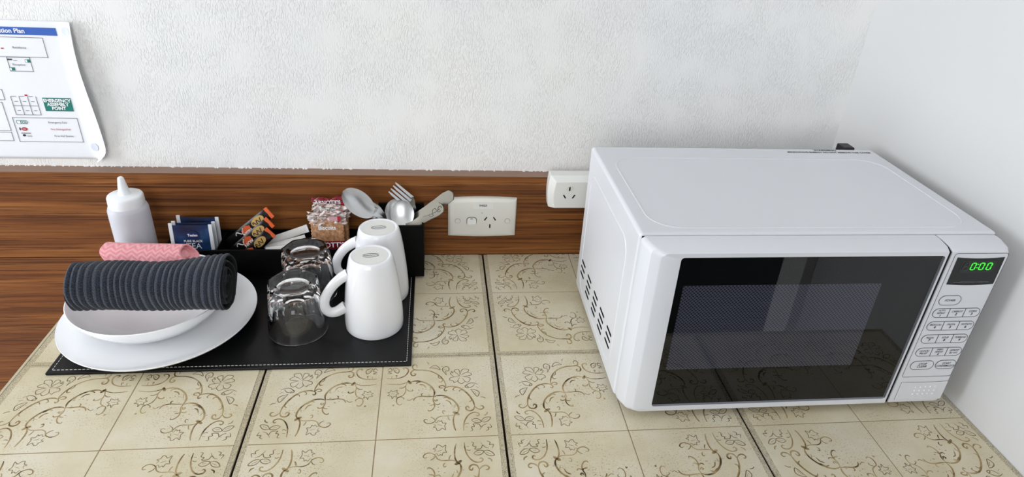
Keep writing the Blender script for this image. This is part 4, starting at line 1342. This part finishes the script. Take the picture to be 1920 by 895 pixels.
# ------------------------------------------------------------------ biscuit packs
def make_biscuit(p, lean, rz, label, front, H=.078):
    root = empty('biscuit_pack', p, (lean, 0, rz)); tag(root, label, 'biscuit pack', 'biscuit packs in the organiser')
    W = .0530
    # scalloped biscuit
    outl = []
    base = stadium(-W / 2 + .001, W / 2 - .001, .004, H - .004, 6, .008)
    n = 0
    dense = []
    for a, b_ in zip(base, base[1:] + base[:1]):
        a, b_ = Vector(a), Vector(b_)
        k = max(1, int((b_ - a).length / .0012))
        dense += [a + (b_ - a) * (q / k) for q in range(k)]
    cen = Vector((0, H / 2))
    for k, q in enumerate(dense):
        dd = (q - cen).normalized()
        outl.append(tuple(q + dd * (.0006 * math.sin(k * 1.35))))
    mb = MB(); mb.prism(outl, 'y', -.0045, .0045); bi = mb.build('biscuit', M['biscuit'], root, bevel=.0016, bseg=2, angle=60)
    # crimped, crinkled clear wrapper ends
    def crinkle(z0, z1, name, m, seed, x0=-W / 2 - .002, x1=W / 2 + .004, yb=0.0):
        r2 = random.Random(seed)
        NI, NJ = 26, 8
        ph = [r2.uniform(0, 6.28) for _ in range(6)]
        vs = []
        for j in range(NJ + 1):
            for i in range(NI + 1):
                u, v_ = i / NI, j / NJ
                x = x0 + (x1 - x0) * u + .0015 * math.sin(9 * v_ + ph[0])
                z = z0 + (z1 - z0) * v_ + .0016 * math.sin(7 * u + ph[1]) + .001 * math.sin(17 * u + ph[2])
                y = yb - .0052 * (1 - v_) + .0014 * math.sin(14 * u + 4 * v_ + ph[3]) + .0011 * math.sin(31 * u - 6 * v_ + ph[4])
                vs.append((x, y, z))
        mb = MB(); mb.add(vs, [(j * (NI + 1) + i, j * (NI + 1) + i + 1, (j + 1) * (NI + 1) + i + 1, (j + 1) * (NI + 1) + i) for j in range(NJ) for i in range(NI)])
        o = mb.build(name, m, root, smooth=True, angle=80)
        s_ = o.modifiers.new('thick', 'SOLIDIFY'); s_.thickness = .0004
        return o
    crinkle(H - .010, H + .0075, 'wrapper_end', M['wrapper'], int(p[1] * 9999))
    crinkle(H + .0045, H + .0105, 'wrapper_crimp', M['wrapper'] if p[1] < .245 else M['wrap_red'], int(p[1] * 7777), yb=-.0005)
    MB().box(.004, .0165, -.0066, -.0060, H - .0035, H + .0035).build('price_panel', M['wrap_pink'], root)
    MB().box(.0165, .0215, -.0067, -.0060, H - .0040, H + .0040).build('red_flash', M['red_ink'], root)
    if front:
        MB().box(-W / 2 - .0005, W / 2 - .0005, -.0051, -.0045, .0245, .0385).build('brand_band', M['wrap_red'], root)
        text('lettering', "ARNOTT'S", .0125, (.0245, -.0054, .0313), (1, 0, 0), (0, 0, 1), M['white_ink'], root, 'RIGHT', .0002, sx=.92)
        text('lettering', 'Biscuits', .0098, (-.0005, -.0054, .0620), (1, 0, 0), (0, 0, 1), M['white_ink'], root, 'CENTER', .0002, sx=.92)
    else:
        text('lettering', 'Biscuits' if p[1] < .245 else "ARNOTT'S", .0085, (-.004, -.0075, H + .004), (1, 0, 0), (0, 0, 1), M['white_ink'], root, 'CENTER', .0002)
make_biscuit((-0.2520, 0.2210, 0.0200), math.radians(-4), math.radians(3), 'biscuit packet with red brand band, front one of three', True)
make_biscuit((-0.2470, 0.2360, 0.0250), math.radians(-4), math.radians(-2), 'clear-wrapped biscuit packet squeezed between two like it', False)
make_biscuit((-0.2490, 0.2510, 0.0310), math.radians(-3), math.radians(2), 'clear-wrapped biscuit packet with dark red crimp, rearmost and highest', False)

# ------------------------------------------------------------------ cutlery
def blade(mb, spine, width, cup, normal, th=.0011, ns=110, nj=14, crossbow=0.0):
    P = smoothline(spine, 14)
    Ls = [0.0]
    for a, b_ in zip(P, P[1:]):
        Ls.append(Ls[-1] + (b_ - a).length)
    tot = Ls[-1]
    def at(s):
        d = s * tot
        for k in range(len(P) - 1):
            if d <= Ls[k + 1] or k == len(P) - 2:
                return P[k] + (P[k + 1] - P[k]) * ((d - Ls[k]) / max(1e-9, Ls[k + 1] - Ls[k]))
    top, botm = [], []
    for i in range(ns + 1):
        s = i / ns
        c = at(s); tt = (at(min(1, s + .01)) - at(max(0, s - .01))).normalized()
        N = Vector(normal); N = (N - tt * N.dot(tt)).normalized(); S = tt.cross(N).normalized()
        w = width(s) if callable(width) else interp(width, s)
        cu = cup(s) if callable(cup) else interp(cup, s)
        rt, rb = [], []
        for j in range(nj + 1):
            q = 2 * j / nj - 1
            p = c + S * (q * w) - N * (cu * (1 - q * q)) + N * (crossbow * (1 - q * q))
            rt.append(p + N * th / 2); rb.append(p - N * th / 2)
        top.append(rt + list(reversed(rb)))
    mb.loft(top, True, True, True)
def cut(name, spine, width, cup, normal, label, cat, m='steel', **kw):
    mb = MB()
    blade(mb, spine, width, cup, normal, **kw)
    o = mb.build('body', M[m], None, smooth=True, angle=50)
    return mb, o
def place(o, name, label, cat, group):
    o.name = name; o.data.name = name
    tag(o, label, cat, group)
def bowl_w(c_, h_, W, hand):
    """half-width along a spoon: slim handle running smoothly into an oval bowl centred at c_"""
    def f(s):
        e = 1 - ((s - c_) / h_) ** 2
        w = W * math.sqrt(e) if e > 0 else 0.0
        base = interp(hand, s) if s < c_ else 0.0008
        return (w ** 3 + base ** 3) ** (1 / 3)
    return f
def bowl_c(c_, h_, D):
    return lambda s: D * max(0.0, 1 - ((s - c_) / h_) ** 2)
SPW = bowl_w(.835, .165, .0182, [(0, .0058), (.12, .0050), (.30, .0030), (1, .0032)])
SPC = bowl_c(.835, .165, .0060)
CG = 'cutlery standing in the organiser'
_, o = cut('x', [(-0.1215, 0.2490, 0.0090), (-0.1440, 0.2300, 0.060), (-0.1650, 0.2140, 0.1010), (-0.1860, 0.2060, 0.1215), (-0.2200, 0.2000, 0.1560)], SPW, SPC, (0.10, -0.75, 0.62), '', '')
place(o, 'dessert_spoon', 'large steel spoon leaning left out of the cutlery box', 'spoon', CG)
TSW = bowl_w(.82, .18, .0188, [(0, .0050), (.12, .0045), (.30, .0028), (1, .0030)])
_, o = cut('x', [(-0.1330, 0.2050, 0.0090), (-0.1335, 0.2100, 0.045), (-0.1345, 0.2170, 0.0780), (-0.1345, 0.2250, 0.1000), (-0.1330, 0.2360, 0.1230)], TSW, bowl_c(.82, .18, .0040), (-0.10, -0.60, 0.78), '', '')
place(o, 'teaspoon', 'steel teaspoon at the front of the cutlery box below the raised fork', 'spoon', CG)
_, o = cut('x', [(-0.1440, 0.2150, 0.0090), (-0.1440, 0.2220, 0.045), (-0.1440, 0.2300, 0.0780), (-0.1440, 0.2380, 0.0990), (-0.1430, 0.2490, 0.1200)], TSW, bowl_c(.82, .18, .0046), (-0.1, -0.75, 0.55), '', '')
place(o, 'teaspoon', 'steel teaspoon half hidden behind another teaspoon, hollow side forward', 'spoon', CG)
# forks: handle, palm and four tines in one mesh
def fork(spine, tipdir, side, normal, label):
    mb = MB()
    blade(mb, spine, [(0, .0055), (.15, .0048), (.4, .0028), (.72, .0028), (.84, .0075), (.94, .0108), (1, .0108)], [(0, 0), (.8, 0), (1, .0012)], normal)
    e = Vector(spine[-1]); td = Vector(tipdir).normalized(); sd = Vector(side).normalized(); N = Vector(normal).normalized()
    for k in range(4):
        off = (k - 1.5) * .0060
        a = e + sd * off - td * .006
        pts = [(0, .0023, .0), (.4, .0021, .0014), (.8, .0018, .0022), (1.0, .0009, .0018)]
        rings = []
        for u, hw, cv in pts:
            c = a + td * (.040 * u) - N * (cv * 1.2)
            rings.append([c - sd * hw + N * .0007, c + sd * hw + N * .0007, c + sd * hw - N * .0007, c - sd * hw - N * .0007])
        mb.loft(rings, True, True, True)
    o = mb.build('body', M['steel'], None, smooth=True, angle=40)
    place(o, 'table_fork', label, 'fork', CG)
N_ = Vector((0.15, -0.80, 0.58)).normalized()
td = Vector((-0.024, -0.004, 0.026)).normalized()
fork([(-0.1150, 0.2530, 0.0090), (-0.1165, 0.2500, 0.0600), (-0.1185, 0.2480, 0.0950), (-0.1270, 0.2460, 0.1190)], td, td.cross(N_), N_, 'steel fork with tines raised behind the teaspoons')
td2 = Vector((-0.040, -0.006, 0.0345)).normalized()
fork([(-0.1260, 0.2560, 0.0090), (-0.1480, 0.2440, 0.0600), (-0.1660, 0.2320, 0.0950), (-0.1800, 0.2250, 0.1110)], td2, td2.cross(N_), N_, 'steel fork mostly hidden behind the large spoon')
# knives: rounded handles stick out to the right
KW = [(0, .0030), (.10, .0075), (.42, .0085), (.55, .0060), (.62, .0062), (.75, .0075), (.90, .0095), (.97, .0085), (.992, .0048), (1, .0012)]
_, o = cut('x', [(-0.1680, 0.2450, 0.0500), (-0.1340, 0.2340, 0.0790), (-0.1040, 0.2270, 0.1045), (-0.0540, 0.2180, 0.1440)], KW, [(0, 0), (1, 0)], (-0.35, -0.80, 0.45), '', '', 'steel_dull', th=.0035)
place(o, 'table_knife', 'long plain steel knife handle leaning right, the taller of two', 'knife', CG)
kroot = empty('table_knife', (-0.1680, 0.2300, 0.0460)); tag(kroot, 'steel knife handle with engraved flower, the shorter one leaning right', 'knife', CG)
mb = MB(); blade(mb, [(-0.1680, 0.2300, 0.0460), (-0.1340, 0.2200, 0.0755), (-0.1030, 0.2120, 0.1015), (-0.0700, 0.2060, 0.1285)], KW, [(0, 0), (1, 0)], (-0.35, -0.80, 0.45), th=.0035)
rel(mb, kroot).build('handle', M['steel_dull'], kroot, smooth=True, angle=50)
dv = (Vector((-0.0700, 0.2060, 0.1320)) - Vector((-0.1030, 0.2120, 0.1030))).normalized(); nv = Vector((-0.35, -0.80, 0.45)); nv = (nv - dv * nv.dot(dv)).normalized(); sv = dv.cross(nv).normalized()
mb = MB()
c0 = Vector((-0.0990, 0.2113, 0.1035)) + nv * .0021
for pts in ([(0, -.003), (.008, -.001), (.016, .001), (.024, .002), (.032, .0015)], [(.010, -.0005), (.012, .004), (.017, .0045), (.016, .0015)], [(.018, .001), (.020, -.003), (.025, -.0035), (.026, .001)], [(.026, .002), (.028, .005), (.032, .004)], [(.028, .0015), (.032, -.002), (.036, -.001), (.035, .002)]):
    mb.tube(smoothline([c0 + dv * a + sv * b_ for a, b_ in pts], 5), .00035, 5)
o = rel(mb, kroot).build('engraving', M['ink'], kroot); o['kind'] = 'stuff'
